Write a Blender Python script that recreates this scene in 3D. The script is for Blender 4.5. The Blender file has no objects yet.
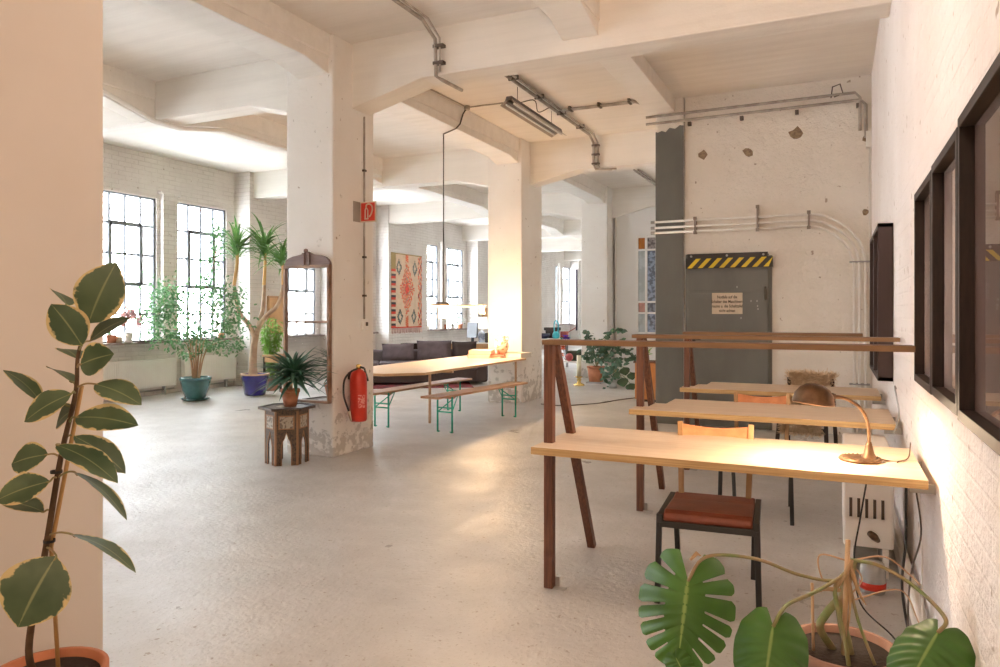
import bpy, math, random
from mathutils import Vector, Matrix
C = bpy.context.scene.collection
sc = bpy.context.scene
PI = math.pi
rnd = random.Random(7)
# ------------------------------------------------------------------ camera
F, H, HY = 720.0, 1.42, 313.0
TH = math.atan2(336, 720)
S_, C_ = math.sin(TH), math.cos(TH)
def ray(px, py):
    a = (px-500)/F; b = (HY-py)/F
    return Vector((-S_+C_*a, C_+S_*a, b))
def pt(px, py, t): return Vector((0, 0, H))+ray(px, py)*t
def onZ(px, py, z=0.0):
    r = ray(px, py); return Vector((0, 0, H))+r*((z-H)/r.z)
def onX(px, py, x):
    r = ray(px, py); return Vector((0, 0, H))+r*(x/r.x)
def onY(px, py, y):
    r = ray(px, py); return Vector((0, 0, H))+r*(y/r.y)
cam_d = bpy.data.cameras.new('camera'); cam = bpy.data.objects.new('camera', cam_d); C.objects.link(cam)
cam_d.sensor_width = 36; cam_d.lens = F/1000*36
cam_d.shift_y = (HY-333.5)/1000
cam.location = (0, 0, H); cam.rotation_euler = (PI/2, 0, TH)
cam_d.clip_start = 0.05
sc.camera = cam
# ------------------------------------------------------------------ world, light, exposure
sc.view_settings.view_transform = 'Standard'; sc.view_settings.look = 'None'
sc.view_settings.gamma = 1; sc.view_settings.use_curve_mapping = False
sc.view_settings.exposure = 0.08
w = bpy.data.worlds.new('overcast_sky'); sc.world = w; w.use_nodes = True
w.node_tree.nodes['Background'].inputs[0].default_value = (0.88, 0.94, 1.0, 1)
w.node_tree.nodes['Background'].inputs[1].default_value = 22.0
try:
    cy = sc.cycles
    cy.max_bounces = 10; cy.diffuse_bounces = 6; cy.glossy_bounces = 4; cy.transparent_max_bounces = 12
    cy.sample_clamp_indirect = 8; cy.caustics_reflective = False; cy.caustics_refractive = False
except Exception: pass
def light(name, kind, loc, energy, color, size=0.1, rot=(0, 0, 0), size_y=None, **kw):
    d = bpy.data.lights.new(name, kind); d.energy = energy; d.color = color
    if kind == 'AREA':
        d.size = size
        if size_y: d.shape = 'RECTANGLE'; d.size_y = size_y
    elif kind in ('POINT', 'SPOT'): d.shadow_soft_size = size
    for k, v in kw.items(): setattr(d, k, v)
    o = bpy.data.objects.new(name, d); o.location = loc; o.rotation_euler = rot; C.objects.link(o)
    return o
WARM = (1.0, 0.66, 0.38)
# added warm fill globes out of view, behind and above the camera
FILL_LAMPS = [(-0.3, -2.4, 3.2, 125), (-1.15, 3.1, 3.0, 46)]
WALLX = -10.7; BAY0 = 5.9; BAY = 4.7; SILL = 0.9; WTOP = 3.41
bays = list(range(-2, 6))
BB = {-2: -3.5, -1: 1.2, 0: 5.9, 1: 10.6, 2: 15.68, 3: 20.7, 4: 25.8, 5: 30.6}
win_spans = []
for i in bays:
    b = BB[i]
    win_spans += [(b+1.76, b+2.92), (b+3.34, b+4.5)]
# ------------------------------------------------------------------ materials
MATS = {}
def mat(name, col, rough=0.6, metal=0.0, col2=None, scale=6.0, bump=0.0, bscale=40.0, stretch=(1, 1, 1), bdist=0.01,
        emit=None, estr=0.0, spec=0.5, lo=0.35, hi=0.65, detail=4.0, coat=0.0, trans=0.0):
    m = bpy.data.materials.new(name); m.use_nodes = True
    nt = m.node_tree; b = nt.nodes['Principled BSDF']
    b.inputs['Base Color'].default_value = (*col, 1); b.inputs['Roughness'].default_value = rough
    b.inputs['Metallic'].default_value = metal; b.inputs['Specular IOR Level'].default_value = spec
    b.inputs['Coat Weight'].default_value = coat
    if trans: b.inputs['Transmission Weight'].default_value = trans
    tc = nt.nodes.new('ShaderNodeTexCoord'); mp = nt.nodes.new('ShaderNodeMapping')
    mp.inputs['Scale'].default_value = stretch
    nt.links.new(tc.outputs['Object'], mp.inputs['Vector'])
    if col2 is None: col2 = tuple(c*0.86 for c in col)
    n = nt.nodes.new('ShaderNodeTexNoise'); n.inputs['Scale'].default_value = scale; n.inputs['Detail'].default_value = detail
    nt.links.new(mp.outputs[0], n.inputs['Vector'])
    r = nt.nodes.new('ShaderNodeValToRGB'); r.color_ramp.elements[0].position = lo; r.color_ramp.elements[1].position = hi
    r.color_ramp.elements[0].color = (*col2, 1); r.color_ramp.elements[1].color = (*col, 1)
    nt.links.new(n.outputs['Fac'], r.inputs['Fac']); nt.links.new(r.outputs['Color'], b.inputs['Base Color'])
    if bump:
        n2 = nt.nodes.new('ShaderNodeTexNoise'); n2.inputs['Scale'].default_value = bscale; n2.inputs['Detail'].default_value = 5
        nt.links.new(mp.outputs[0], n2.inputs['Vector'])
        bp = nt.nodes.new('ShaderNodeBump'); bp.inputs['Strength'].default_value = bump; bp.inputs['Distance'].default_value = bdist
        nt.links.new(n2.outputs['Fac'], bp.inputs['Height']); nt.links.new(bp.outputs[0], b.inputs['Normal'])
    if emit:
        b.inputs['Emission Color'].default_value = (*emit, 1); b.inputs['Emission Strength'].default_value = estr
    MATS[name] = m
    return m
def N(nt, t, **kw):
    n = nt.nodes.new(t)
    for k, v in kw.items(): setattr(n, k, v)
    return n
def mathn(nt, op, a, b=None, c=None):
    n = nt.nodes.new('ShaderNodeMath'); n.operation = op
    for i, v in enumerate((a, b, c)):
        if v is None: continue
        if isinstance(v, (int, float)): n.inputs[i].default_value = v
        else: nt.links.new(v, n.inputs[i])
    return n.outputs[0]
def mixc(nt, fac, a, b):
    n = nt.nodes.new('ShaderNodeMix'); n.data_type = 'RGBA'
    for s, v in ((0, fac), (6, a), (7, b)):
        if isinstance(v, (int, float)): n.inputs[s].default_value = v
        elif isinstance(v, tuple): n.inputs[s].default_value = (*v, 1)
        else: nt.links.new(v, n.inputs[s])
    return n.outputs[2]
def noise(nt, vec, scale, detail=4, rough=0.5):
    n = nt.nodes.new('ShaderNodeTexNoise'); n.inputs['Scale'].default_value = scale; n.inputs['Detail'].default_value = detail
    n.inputs['Roughness'].default_value = rough
    nt.links.new(vec, n.inputs['Vector']); return n.outputs['Fac']
def step(nt, v, lo, hi):
    n = nt.nodes.new('ShaderNodeMapRange'); nt.links.new(v, n.inputs[0])
    n.inputs[1].default_value = lo; n.inputs[2].default_value = hi; n.clamp = True
    return n.outputs[0]
def wallmat(name, col, col2, bd=0.02, brick=0.0, lump=0.3, specks=(0.35, 0.25, 0.17), speck_t=0.72, wear=False, boards=False, rough=0.75, brick_dark=0.12):
    m = bpy.data.materials.new(name); m.use_nodes = True; nt = m.node_tree; b = nt.nodes['Principled BSDF']
    b.inputs['Roughness'].default_value = rough; b.inputs['Specular IOR Level'].default_value = 0.3
    tc = N(nt, 'ShaderNodeTexCoord'); o = tc.outputs['Object']
    sx = N(nt, 'ShaderNodeSeparateXYZ'); nt.links.new(o, sx.inputs[0])
    cb = N(nt, 'ShaderNodeCombineXYZ')
    nt.links.new(mathn(nt, 'ADD', sx.outputs[0], sx.outputs[1]), cb.inputs[0]); nt.links.new(sx.outputs[2], cb.inputs[1])
    big = step(nt, noise(nt, o, 1.3, 5), 0.35, 0.68)
    c = mixc(nt, big, col, col2)
    h = mathn(nt, 'MULTIPLY', noise(nt, o, 7, 6, 0.6), lump)
    h = mathn(nt, 'ADD', h, mathn(nt, 'MULTIPLY', noise(nt, o, 55, 3), lump*0.25))
    if brick:
        bt = N(nt, 'ShaderNodeTexBrick'); nt.links.new(cb.outputs[0], bt.inputs['Vector'])
        bt.inputs['Scale'].default_value = 1; bt.inputs['Brick Width'].default_value = 0.25; bt.inputs['Row Height'].default_value = 0.077
        bt.inputs['Mortar Size'].default_value = 0.009; bt.inputs['Mortar Smooth'].default_value = 0.7
        br = mathn(nt, 'SUBTRACT', 1.0, bt.outputs['Fac'])
        h = mathn(nt, 'ADD', h, mathn(nt, 'MULTIPLY', br, brick))
        pat = step(nt, noise(nt, o, 2.2, 3), 0.35, 0.6)
        c = mixc(nt, mathn(nt, 'MULTIPLY', mathn(nt, 'MULTIPLY', bt.outputs['Fac'], pat), brick_dark), c, (0.3, 0.24, 0.2))
    if boards:
        w_ = N(nt, 'ShaderNodeTexWave'); w_.wave_type = 'BANDS'; w_.bands_direction = 'Y'
        w_.inputs['Scale'].default_value = 1.6; w_.inputs['Distortion'].default_value = 1.2; w_.inputs['Detail'].default_value = 3
        w_.inputs['Detail Scale'].default_value = 0.6
        nt.links.new(o, w_.inputs['Vector'])
        h = mathn(nt, 'ADD', h, mathn(nt, 'MULTIPLY', w_.outputs['Fac'], 0.12))
        mp = N(nt, 'ShaderNodeMapping'); mp.inputs['Scale'].default_value = (0.25, 5, 5); nt.links.new(o, mp.inputs['Vector'])
        c = mixc(nt, mathn(nt, 'MULTIPLY', step(nt, noise(nt, mp.outputs[0], 1.5, 6, 0.7), 0.45, 0.75), 0.4), c, tuple(v*0.82 for v in col2))
    sp = step(nt, noise(nt, o, 14, 2, 0.4), speck_t, speck_t+0.04)
    c = mixc(nt, mathn(nt, 'MULTIPLY', sp, 0.75), c, specks)
    if wear:
        z = step(nt, sx.outputs[2], 1.0, 0.05)
        nz = noise(nt, o, 9, 8, 0.65)
        k = step(nt, mathn(nt, 'ADD', nz, mathn(nt, 'MULTIPLY', z, 0.22)), 0.66, 0.72)
        c = mixc(nt, mathn(nt, 'MULTIPLY', k, 0.6), c, (0.42, 0.37, 0.32))
        h = mathn(nt, 'SUBTRACT', h, mathn(nt, 'MULTIPLY', k, 0.35))
    bp = N(nt, 'ShaderNodeBump'); bp.inputs['Strength'].default_value = 0.8; bp.inputs['Distance'].default_value = bd
    nt.links.new(h, bp.inputs['Height']); nt.links.new(bp.outputs[0], b.inputs['Normal'])
    nt.links.new(c, b.inputs['Base Color'])
    return m
M_brick = wallmat('painted_brick', (0.87, 0.81, 0.775), (0.81, 0.74, 0.70), brick=0.11, lump=1.5, brick_dark=0.0, speck_t=0.705)
M_brickfar = wallmat('painted_brick_far', (0.82, 0.78, 0.74), (0.70, 0.65, 0.61), brick=0.4, lump=0.8, brick_dark=0.25)
M_plaster = wallmat('rough_plaster', (0.88, 0.83, 0.755), (0.82, 0.76, 0.68), lump=1.1, bd=0.035)
M_smooth = wallmat('smooth_plaster', (0.64, 0.60, 0.555), (0.60, 0.56, 0.515), lump=0.05, speck_t=0.95)
M_white = wallmat('white_plaster', (0.87, 0.86, 0.84), (0.83, 0.81, 0.78), lump=0.15, speck_t=0.85)
M_col = wallmat('column_paint', (0.88, 0.85, 0.80), (0.82, 0.77, 0.71), lump=0.45, wear=True, speck_t=0.74)
M_ceil = wallmat('ceiling_paint', (0.90, 0.85, 0.79), (0.85, 0.79, 0.72), lump=0.2, boards=True, speck_t=0.85)
M_beam = wallmat('beam_paint', (0.90, 0.86, 0.80), (0.85, 0.80, 0.73), lump=0.3, boards=True, speck_t=0.8)
# floor
def floor_mat():
    m = bpy.data.materials.new('worn_concrete'); m.use_nodes = True; nt = m.node_tree; b = nt.nodes['Principled BSDF']
    o = N(nt, 'ShaderNodeTexCoord').outputs['Object']
    c = mixc(nt, step(nt, noise(nt, o, 0.9, 6, 0.6), 0.35, 0.65), (0.475, 0.455, 0.43), (0.60, 0.58, 0.55))
    c = mixc(nt, mathn(nt, 'MULTIPLY', step(nt, noise(nt, o, 4.5, 8, 0.7), 0.5, 0.72), 0.5), c, (0.64, 0.62, 0.59))
    c = mixc(nt, mathn(nt, 'MULTIPLY', step(nt, noise(nt, o, 26, 4, 0.6), 0.64, 0.68), 0.75), c, (0.30, 0.24, 0.18))
    c = mixc(nt, mathn(nt, 'MULTIPLY', step(nt, noise(nt, o, 60, 3, 0.6), 0.60, 0.68), 0.5), c, (0.33, 0.29, 0.24))
    vo = N(nt, 'ShaderNodeTexVoronoi'); vo.feature = 'DISTANCE_TO_EDGE'; vo.inputs['Scale'].default_value = 0.45
    wv = N(nt, 'ShaderNodeVectorMath'); wv.operation = 'ADD'
    nz = N(nt, 'ShaderNodeTexNoise'); nz.inputs['Scale'].default_value = 2.0; nt.links.new(o, nz.inputs['Vector'])
    nt.links.new(o, wv.inputs[0]); nt.links.new(nz.outputs['Color'], wv.inputs[1]); nt.links.new(wv.outputs[0], vo.inputs['Vector'])
    crack = step(nt, vo.outputs['Distance'], 0.006, 0.0)
    crack = mathn(nt, 'MULTIPLY', crack, step(nt, noise(nt, o, 0.5, 2), 0.56, 0.62))
    nt.links.new(c, b.inputs['Base Color'])
    r = step(nt, noise(nt, o, 2.2, 6, 0.6), 0.3, 0.7)
    rr = N(nt, 'ShaderNodeMapRange'); nt.links.new(r, rr.inputs[0]); rr.inputs[3].default_value = 0.26; rr.inputs[4].default_value = 0.5
    nt.links.new(rr.outputs[0], b.inputs['Roughness'])
    h = mathn(nt, 'ADD', mathn(nt, 'MULTIPLY', noise(nt, o, 30, 5, 0.6), 0.35), mathn(nt, 'MULTIPLY', noise(nt, o, 3, 4), 0.8))
    bp = N(nt, 'ShaderNodeBump'); bp.inputs['Strength'].default_value = 0.8; bp.inputs['Distance'].default_value = 0.02
    nt.links.new(h, bp.inputs['Height']); nt.links.new(bp.outputs[0], b.inputs['Normal'])
    b.inputs['Specular IOR Level'].default_value = 0.5
    return m
M_floor = floor_mat()
def clear_glass(name, tint=(1, 1, 1), rough=0.02, refl=1.0):
    m = bpy.data.materials.new(name); m.use_nodes = True; nt = m.node_tree; nt.nodes.clear()
    out = N(nt, 'ShaderNodeOutputMaterial'); mx = N(nt, 'ShaderNodeMixShader'); fr = N(nt, 'ShaderNodeFresnel'); fr.inputs[0].default_value = 1.5
    t = N(nt, 'ShaderNodeBsdfTransparent'); t.inputs[0].default_value = (*tint, 1)
    g = N(nt, 'ShaderNodeBsdfGlossy'); g.inputs['Roughness'].default_value = rough
    geo = N(nt, 'ShaderNodeNewGeometry')   # only the entry face of the thin sheet mirrors
    f = mathn(nt, 'MULTIPLY', mathn(nt, 'MULTIPLY', fr.outputs[0], refl), mathn(nt, 'SUBTRACT', 1.0, geo.outputs['Backfacing']))
    nt.links.new(f, mx.inputs[0]); nt.links.new(t.outputs[0], mx.inputs[1]); nt.links.new(g.outputs[0], mx.inputs[2]); nt.links.new(mx.outputs[0], out.inputs[0])
    return m
M_glass = clear_glass('window_glass'); M_pglass = clear_glass('picture_glass', rough=0.0, refl=1.0)
def streak(stretch): return stretch
M_birch = mat('birch_ply', (0.75, 0.59, 0.435), 0.45, col2=(0.68, 0.51, 0.36), scale=3, stretch=(1, 14, 14))
M_edge = mat('ply_edge', (0.55, 0.36, 0.16), 0.5, col2=(0.40, 0.24, 0.09), scale=3, stretch=(1, 1, 60))
M_redwood = mat('red_stained_wood', (0.165, 0.060, 0.028), 0.5, col2=(0.085, 0.028, 0.014), scale=4, stretch=(20, 20, 1.5))
M_railwood = mat('rail_wood', (0.15, 0.060, 0.026), 0.5, col2=(0.09, 0.033, 0.014), scale=4, stretch=(1.5, 20, 20))
M_railedge = mat('rail_wood_edge', (0.22, 0.115, 0.045), 0.5, scale=4, stretch=(1.5, 20, 20))
M_tan = mat('tan_wood', (0.50, 0.30, 0.14), 0.5, col2=(0.40, 0.22, 0.09), scale=4, stretch=(16, 16, 1.5))
M_orange = mat('orange_canvas', (0.72, 0.30, 0.13), 0.7, col2=(0.62, 0.24, 0.10), scale=30, bump=0.2, bscale=200)
M_leather = mat('red_brown_leather', (0.26, 0.062, 0.025), 0.45, col2=(0.17, 0.036, 0.016), scale=7, bump=0.25, bscale=60)
M_black = mat('black_metal', (0.018, 0.017, 0.016), 0.4)
M_darkwood = mat('dark_wood', (0.045, 0.022, 0.014), 0.5, col2=(0.025, 0.012, 0.008), scale=5, stretch=(12, 12, 2))
M_frame = mat('dark_frame', (0.028, 0.015, 0.010), 0.5, col2=(0.015, 0.008, 0.006), spec=.3, scale=6, stretch=(10, 2, 2))
M_framebox = mat('dark_maroon_box', (0.035, 0.014, 0.012), 0.5)
M_print = mat('picture_print', (0.66, 0.53, 0.47), 0.7, col2=(0.26, 0.19, 0.17), scale=2)
M_printdark = mat('picture_print_dark', (0.13, 0.065, 0.048), 0.7, col2=(0.10, 0.05, 0.038), scale=2)
M_doorgrey = mat('grey_steel_paint', (0.150, 0.148, 0.130), 0.42, col2=(0.120, 0.118, 0.102), scale=3, bump=0.12, bscale=10, stretch=(1, 1, .4))
M_lintel = mat('black_lintel', (0.03, 0.022, 0.018), 0.5)
M_yellow = mat('warning_yellow', (0.72, 0.50, 0.02), 0.4)
M_blacktape = mat('warning_black', (0.02, 0.018, 0.015), 0.4)
M_signcream = mat('sign_cream', (0.68, 0.56, 0.42), 0.6)
M_ink = mat('ink', (0.06, 0.035, 0.02), 0.6)
M_red = mat('red_enamel', (0.56, 0.030, 0.010), 0.35, col2=(0.48, 0.022, 0.008), scale=8)
M_signred = mat('sign_red', (0.62, 0.035, 0.012), 0.5)
M_whitep = mat('white_enamel', (0.90, 0.88, 0.84), 0.4, col2=(0.87, 0.84, 0.80))
M_pipe = mat('white_pipe_paint', (0.90, 0.88, 0.83), 0.35, col2=(.84, .8, .74))
M_conduit = mat('grey_conduit', (0.48, 0.43, 0.37), 0.5, col2=(0.32, 0.27, 0.22), scale=9)
M_clip = mat('dark_clip', (0.10, 0.075, 0.055), 0.6)
M_grey = mat('grey_metal', (0.42, 0.41, 0.39), 0.5)
M_winframe = mat('window_steel', (0.20, 0.22, 0.25), 0.5)
M_sill = mat('stone_sill', (0.30, 0.24, 0.21), 0.5, col2=(0.2, 0.15, 0.13), scale=12)
M_brass = mat('aged_brass', (0.20, 0.115, 0.06), 0.5, metal=0.7, col2=(0.10, 0.055, 0.03), scale=20, bump=0.1, bscale=60)
M_brassb = mat('bright_brass', (0.75, 0.52, 0.18), 0.25, metal=1)
M_green = mat('green_tube', (0.015, 0.38, 0.22), 0.4)
M_benchwood = mat('bench_wood', (0.55, 0.33, 0.18), 0.4, col2=(0.45, 0.25, 0.13), scale=4, stretch=(14, 1, 14))
M_tablewood = mat('pale_table_wood', (0.76, 0.60, 0.42), 0.4, col2=(0.70, 0.52, 0.34), scale=4, stretch=(12, 1, 12))
M_sofa = mat('grey_violet_fabric', (0.15, 0.12, 0.135), 0.9, col2=(0.11, 0.088, 0.10), scale=6, bump=0.3, bscale=120)
M_sofab = mat('brown_grey_fabric', (0.060, 0.043, 0.043), 0.9, bump=0.3, bscale=120)
M_rugred = mat('red_carpet', (0.28, 0.035, 0.04), 0.95, col2=(0.10, 0.03, 0.04), scale=9, detail=1)
M_teal = mat('teal_glaze', (0.045, 0.15, 0.155), 0.12, col2=(0.025, 0.09, 0.095), scale=5, coat=0.6)
M_blue = mat('cobalt_glaze', (0.028, 0.022, 0.20), 0.15, col2=(0.018, 0.014, 0.13), scale=5, coat=0.6)
M_terra = mat('terracotta', (0.48, 0.18, 0.085), 0.75, col2=(0.38, 0.13, 0.06), scale=9)
M_oldterra = mat('weathered_terracotta', (0.42, 0.23, 0.16), 0.85, col2=(0.28, 0.14, 0.09), scale=9)
M_soil = mat('potting_soil', (0.028, 0.016, 0.010), 0.95, col2=(0.035, 0.022, 0.015), scale=60, bump=1.0, bscale=60)
M_bark = mat('pale_bark', (0.55, 0.36, 0.22), 0.8, col2=(0.42, 0.26, 0.16), scale=10, bump=0.4, bscale=25, stretch=(1, 1, .3))
M_trunk = mat('dracaena_trunk', (0.50, 0.36, 0.25), 0.8, col2=(0.40, 0.27, 0.18), scale=10, bump=0.4, bscale=25)
M_stemo = mat('orange_stem', (0.66, 0.40, 0.16), 0.7)
M_stem = mat('brown_stem', (0.10, 0.055, 0.022), 0.7, col2=(0.06, 0.03, 0.012), scale=30)
M_cane = mat('bamboo_cane', (0.48, 0.28, 0.10), 0.5)
M_stake = mat('tan_stake', (0.55, 0.36, 0.20), 0.6)
def leafmat(name, col, col2, trans=0.25, rough=0.4, scale=9, edge=None, ew=0.72, vein=None):
    m = bpy.data.materials.new(name); m.use_nodes = True; nt = m.node_tree; b = nt.nodes['Principled BSDF']
    out = nt.nodes['Material Output']
    tc = N(nt, 'ShaderNodeTexCoord'); o = tc.outputs['Object']
    c = mixc(nt, step(nt, noise(nt, o, scale, 3), 0.35, 0.65), col, col2)
    sx = N(nt, 'ShaderNodeSeparateXYZ'); nt.links.new(tc.outputs['UV'], sx.inputs[0])
    v = mathn(nt, 'ABSOLUTE', mathn(nt, 'SUBTRACT', mathn(nt, 'MULTIPLY', sx.outputs[1], 2.0), 1.0))
    if edge:
        e = mathn(nt, 'ADD', v, mathn(nt, 'MULTIPLY', mathn(nt, 'SUBTRACT', noise(nt, o, 22, 3, 0.6), 0.5), 0.9))
        c = mixc(nt, step(nt, e, ew, ew+0.07), c, edge)
    if vein:
        c = mixc(nt, step(nt, v, 0.06, 0.02), c, vein)
    nt.links.new(c, b.inputs['Base Color']); b.inputs['Roughness'].default_value = rough
    tr = N(nt, 'ShaderNodeBsdfTranslucent'); nt.links.new(c, tr.inputs[0])
    mx = N(nt, 'ShaderNodeMixShader'); mx.inputs[0].default_value = trans
    nt.links.new(b.outputs[0], mx.inputs[1]); nt.links.new(tr.outputs[0], mx.inputs[2]); nt.links.new(mx.outputs[0], out.inputs[0])
    return m
L_rubber = leafmat('rubber_leaf', (0.032, 0.068, 0.028), (0.080, 0.125, 0.058), 0.10, 0.5, 7, (0.55, 0.45, 0.22), 0.86, (0.20, 0.23, 0.10))
L_ficus = leafmat('ficus_leaf', (0.085, 0.20, 0.08), (0.18, 0.34, 0.16), 0.4)
L_drac = leafmat('dracaena_leaf', (0.09, 0.23, 0.06), (0.18, 0.36, 0.10), 0.3)
L_yucca = leafmat('yucca_leaf', (0.040, 0.115, 0.075), (0.075, 0.175, 0.105), 0.15)
L_mon = leafmat('monstera_leaf', (0.042, 0.12, 0.014), (0.065, 0.175, 0.022), 0.2, 0.5, 6, (0.35, 0.20, 0.05), 1.3, (0.22, 0.33, 0.08))
L_bam = leafmat('light_leaf', (0.16, 0.36, 0.06), (0.25, 0.48, 0.10), 0.4)
L_dark = leafmat('dark_leaf', (0.016, 0.042, 0.020), (0.03, 0.085, 0.03), 0.1)
L_mid = leafmat('grey_green_leaf', (0.055, 0.12, 0.075), (0.10, 0.19, 0.12), 0.15)
L_pink = leafmat('pink_petal', (0.58, 0.33, 0.32), (0.40, 0.26, 0.20), 0.4)
M_mstem = mat('monstera_stem', (0.16, 0.20, 0.06), 0.6, col2=(0.30, 0.20, 0.10), scale=14)
M_dry = mat('dry_sheath', (0.42, 0.28, 0.15), 0.8, col2=(0.36, 0.22, 0.10), scale=20)
# ------------------------------------------------------------------ mesh builder
class MB:
    def __init__(s): s.v = []; s.f = []; s.m = []; s.uv = {}; s.sm = []
    def add(s, vs, fs, mi=0, smooth=False):
        b = len(s.v); s.v += [Vector(v) for v in vs]
        for f in fs: s.f.append([b+i for i in f]); s.m.append(mi); s.sm.append(smooth)
        return s
    def box(s, x0, x1, y0, y1, z0, z1, mi=0, M=None):
        vs = [Vector((x, y, z)) for z in (z0, z1) for x, y in ((x0, y0), (x1, y0), (x1, y1), (x0, y1))]
        if M: vs = [M@v for v in vs]
        return s.add(vs, [(3, 2, 1, 0), (4, 5, 6, 7), (0, 1, 5, 4), (1, 2, 6, 5), (2, 3, 7, 6), (3, 0, 4, 7)], mi)
    def beam(s, a, b, w, h, mi=0, up=(0, 0, 1)):
        a = Vector(a); b = Vector(b); d = (b-a).normalized(); up = Vector(up)
        if abs(d.dot(up)) > .98: up = Vector((0, 1, 0))
        x = d.cross(up).normalized(); y = x.cross(d).normalized()
        vs = [p+x*i*w/2+y*j*h/2 for p in (a, b) for i, j in ((-1, -1), (1, -1), (1, 1), (-1, 1))]
        return s.add(vs, [(3, 2, 1, 0), (4, 5, 6, 7), (0, 1, 5, 4), (1, 2, 6, 5), (2, 3, 7, 6), (3, 0, 4, 7)], mi)
    def prism(s, poly, axis, a, b, mi=0, M=None):
        n = len(poly)
        def mk(p, k):
            v = {'x': (k, p[0], p[1]), 'y': (p[0], k, p[1]), 'z': (p[0], p[1], k)}[axis]
            v = Vector(v); return M@v if M else v
        vs = [mk(p, a) for p in poly]+[mk(p, b) for p in poly]
        fs = [tuple(range(n))[::-1], tuple(range(n, 2*n))]+[(i, (i+1) % n, n+(i+1) % n, n+i) for i in range(n)]
        return s.add(vs, fs, mi)
    def tube(s, pts, r, n=8, mi=0, cap=True):
        pts = [Vector(p) for p in pts]; rs = r if isinstance(r, (list, tuple)) else [r]*len(pts)
        vs = []; x = None
        for i, p in enumerate(pts):
            d = (pts[min(i+1, len(pts)-1)]-pts[max(i-1, 0)])
            d = d.normalized() if d.length > 1e-9 else Vector((0, 0, 1))
            if x is None:
                u = Vector((0, 0, 1)) if abs(d.z) < .9 else Vector((1, 0, 0)); x = d.cross(u).normalized()
            else:
                x = (x-d*x.dot(d)); x = x.normalized() if x.length > 1e-6 else d.orthogonal().normalized()
            y = d.cross(x)
            vs += [p+(x*math.cos(2*PI*k/n)+y*math.sin(2*PI*k/n))*rs[i] for k in range(n)]
        fs = []
        for i in range(len(pts)-1):
            for k in range(n): fs.append((i*n+k, i*n+(k+1) % n, (i+1)*n+(k+1) % n, (i+1)*n+k))
        if cap: fs += [tuple(range(n))[::-1], tuple(range((len(pts)-1)*n, len(pts)*n))]
        return s.add(vs, fs, mi, True)
    def lathe(s, prof, c=(0, 0, 0), n=28, mi=0, M=None, ang=0):
        c = Vector(c); vs = []
        for r, z in prof:
            for k in range(n):
                v = Vector((max(r, 1e-4)*math.cos(2*PI*k/n+ang), max(r, 1e-4)*math.sin(2*PI*k/n+ang), z))
                vs.append((M@v if M else v)+c)
        fs = []
        for i in range(len(prof)-1):
            for k in range(n): fs.append((i*n+k, i*n+(k+1) % n, (i+1)*n+(k+1) % n, (i+1)*n+k))
        return s.add(vs, fs, mi, n > 10)
    def leaf(s, base, tip, width, normal=None, curl=0.12, droop=0.0, shape=1.0, seg=7, mi=0, fold=0.15):
        base = Vector(base); tip = Vector(tip); L = (tip-base).length; d = (tip-base)/L
        if normal is None: normal = Vector((rnd.uniform(-1, 1), rnd.uniform(-1, 1), 1))
        nrm = Vector(normal); nrm = nrm-d*nrm.dot(d)
        nrm = nrm.normalized() if nrm.length > 1e-5 else d.orthogonal().normalized()
        sd = d.cross(nrm); b = len(s.v)
        for i in range(seg+1):
            u = i/seg
            wd = width/2*max(0.02, math.sin(PI*u**shape)**0.75)
            c = base+d*L*u+nrm*(curl*L*math.sin(PI*u))-Vector((0, 0, 1))*droop*L*u*u
            for j, q in enumerate((-1, -.5, 0, .5, 1)):
                s.v.append(c+sd*wd*q+nrm*(abs(q)*wd*fold))
        for i in range(seg):
            for j in range(4):
                a = b+i*5+j
                s.uv[len(s.f)] = [(i/seg, j/4), (i/seg, (j+1)/4), ((i+1)/seg, (j+1)/4), ((i+1)/seg, j/4)]
                s.f.append([a, a+1, a+6, a+5]); s.m.append(mi); s.sm.append(True)
        return s
    def small_leaf(s, c, d, n, L, W, mi=0):
        c = Vector(c); d = Vector(d).normalized(); n = Vector(n); n = (n-d*n.dot(d))
        n = n.normalized() if n.length > 1e-5 else d.orthogonal().normalized()
        sd = d.cross(n)
        vs = [c, c+d*L*.35+sd*W/2+n*W*.12, c+d*L*.75+sd*W*.36, c+d*L, c+d*L*.75-sd*W*.36, c+d*L*.35-sd*W/2+n*W*.12]
        return s.add(vs, [(0, 1, 2, 3), (0, 3, 4, 5)], mi, False)
    def build(s, name, mats, parent=None, bevel=0.0, seg=2, loc=None):
        me = bpy.data.meshes.new(name); o = bpy.data.objects.new(name, me); C.objects.link(o)
        if parent:
            r = parent
            while r.parent: r = r.parent
            inv = (Matrix.Translation(r.location)@r.rotation_euler.to_matrix().to_4x4()).inverted(); o.parent = parent
        elif loc is not None: o.location = loc; inv = Matrix.Translation(Vector(loc)).inverted()
        else: inv = Matrix.Identity(4)
        me.from_pydata([tuple(inv@v) for v in s.v], [], s.f)
        for m in (mats if isinstance(mats, (list, tuple)) else [mats]): me.materials.append(m)
        uvl = me.uv_layers.new(name='UVMap') if s.uv else None
        for i, p in enumerate(me.polygons):
            p.material_index = s.m[i]; p.use_smooth = s.sm[i]
            if uvl and i in s.uv:
                for k, li in enumerate(p.loop_indices): uvl.data[li].uv = s.uv[i][k]
        me.validate(); me.update()
        if bevel:
            b = o.modifiers.new('bevel', 'BEVEL'); b.width = bevel; b.segments = seg; b.limit_method = 'ANGLE'; b.angle_limit = math.radians(40)
        return o
def tag(o, label=None, cat=None, group=None, kind=None):
    if label: o['label'] = label
    if cat: o['category'] = cat
    if group: o['group'] = group
    if kind: o['kind'] = kind
    return o
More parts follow.
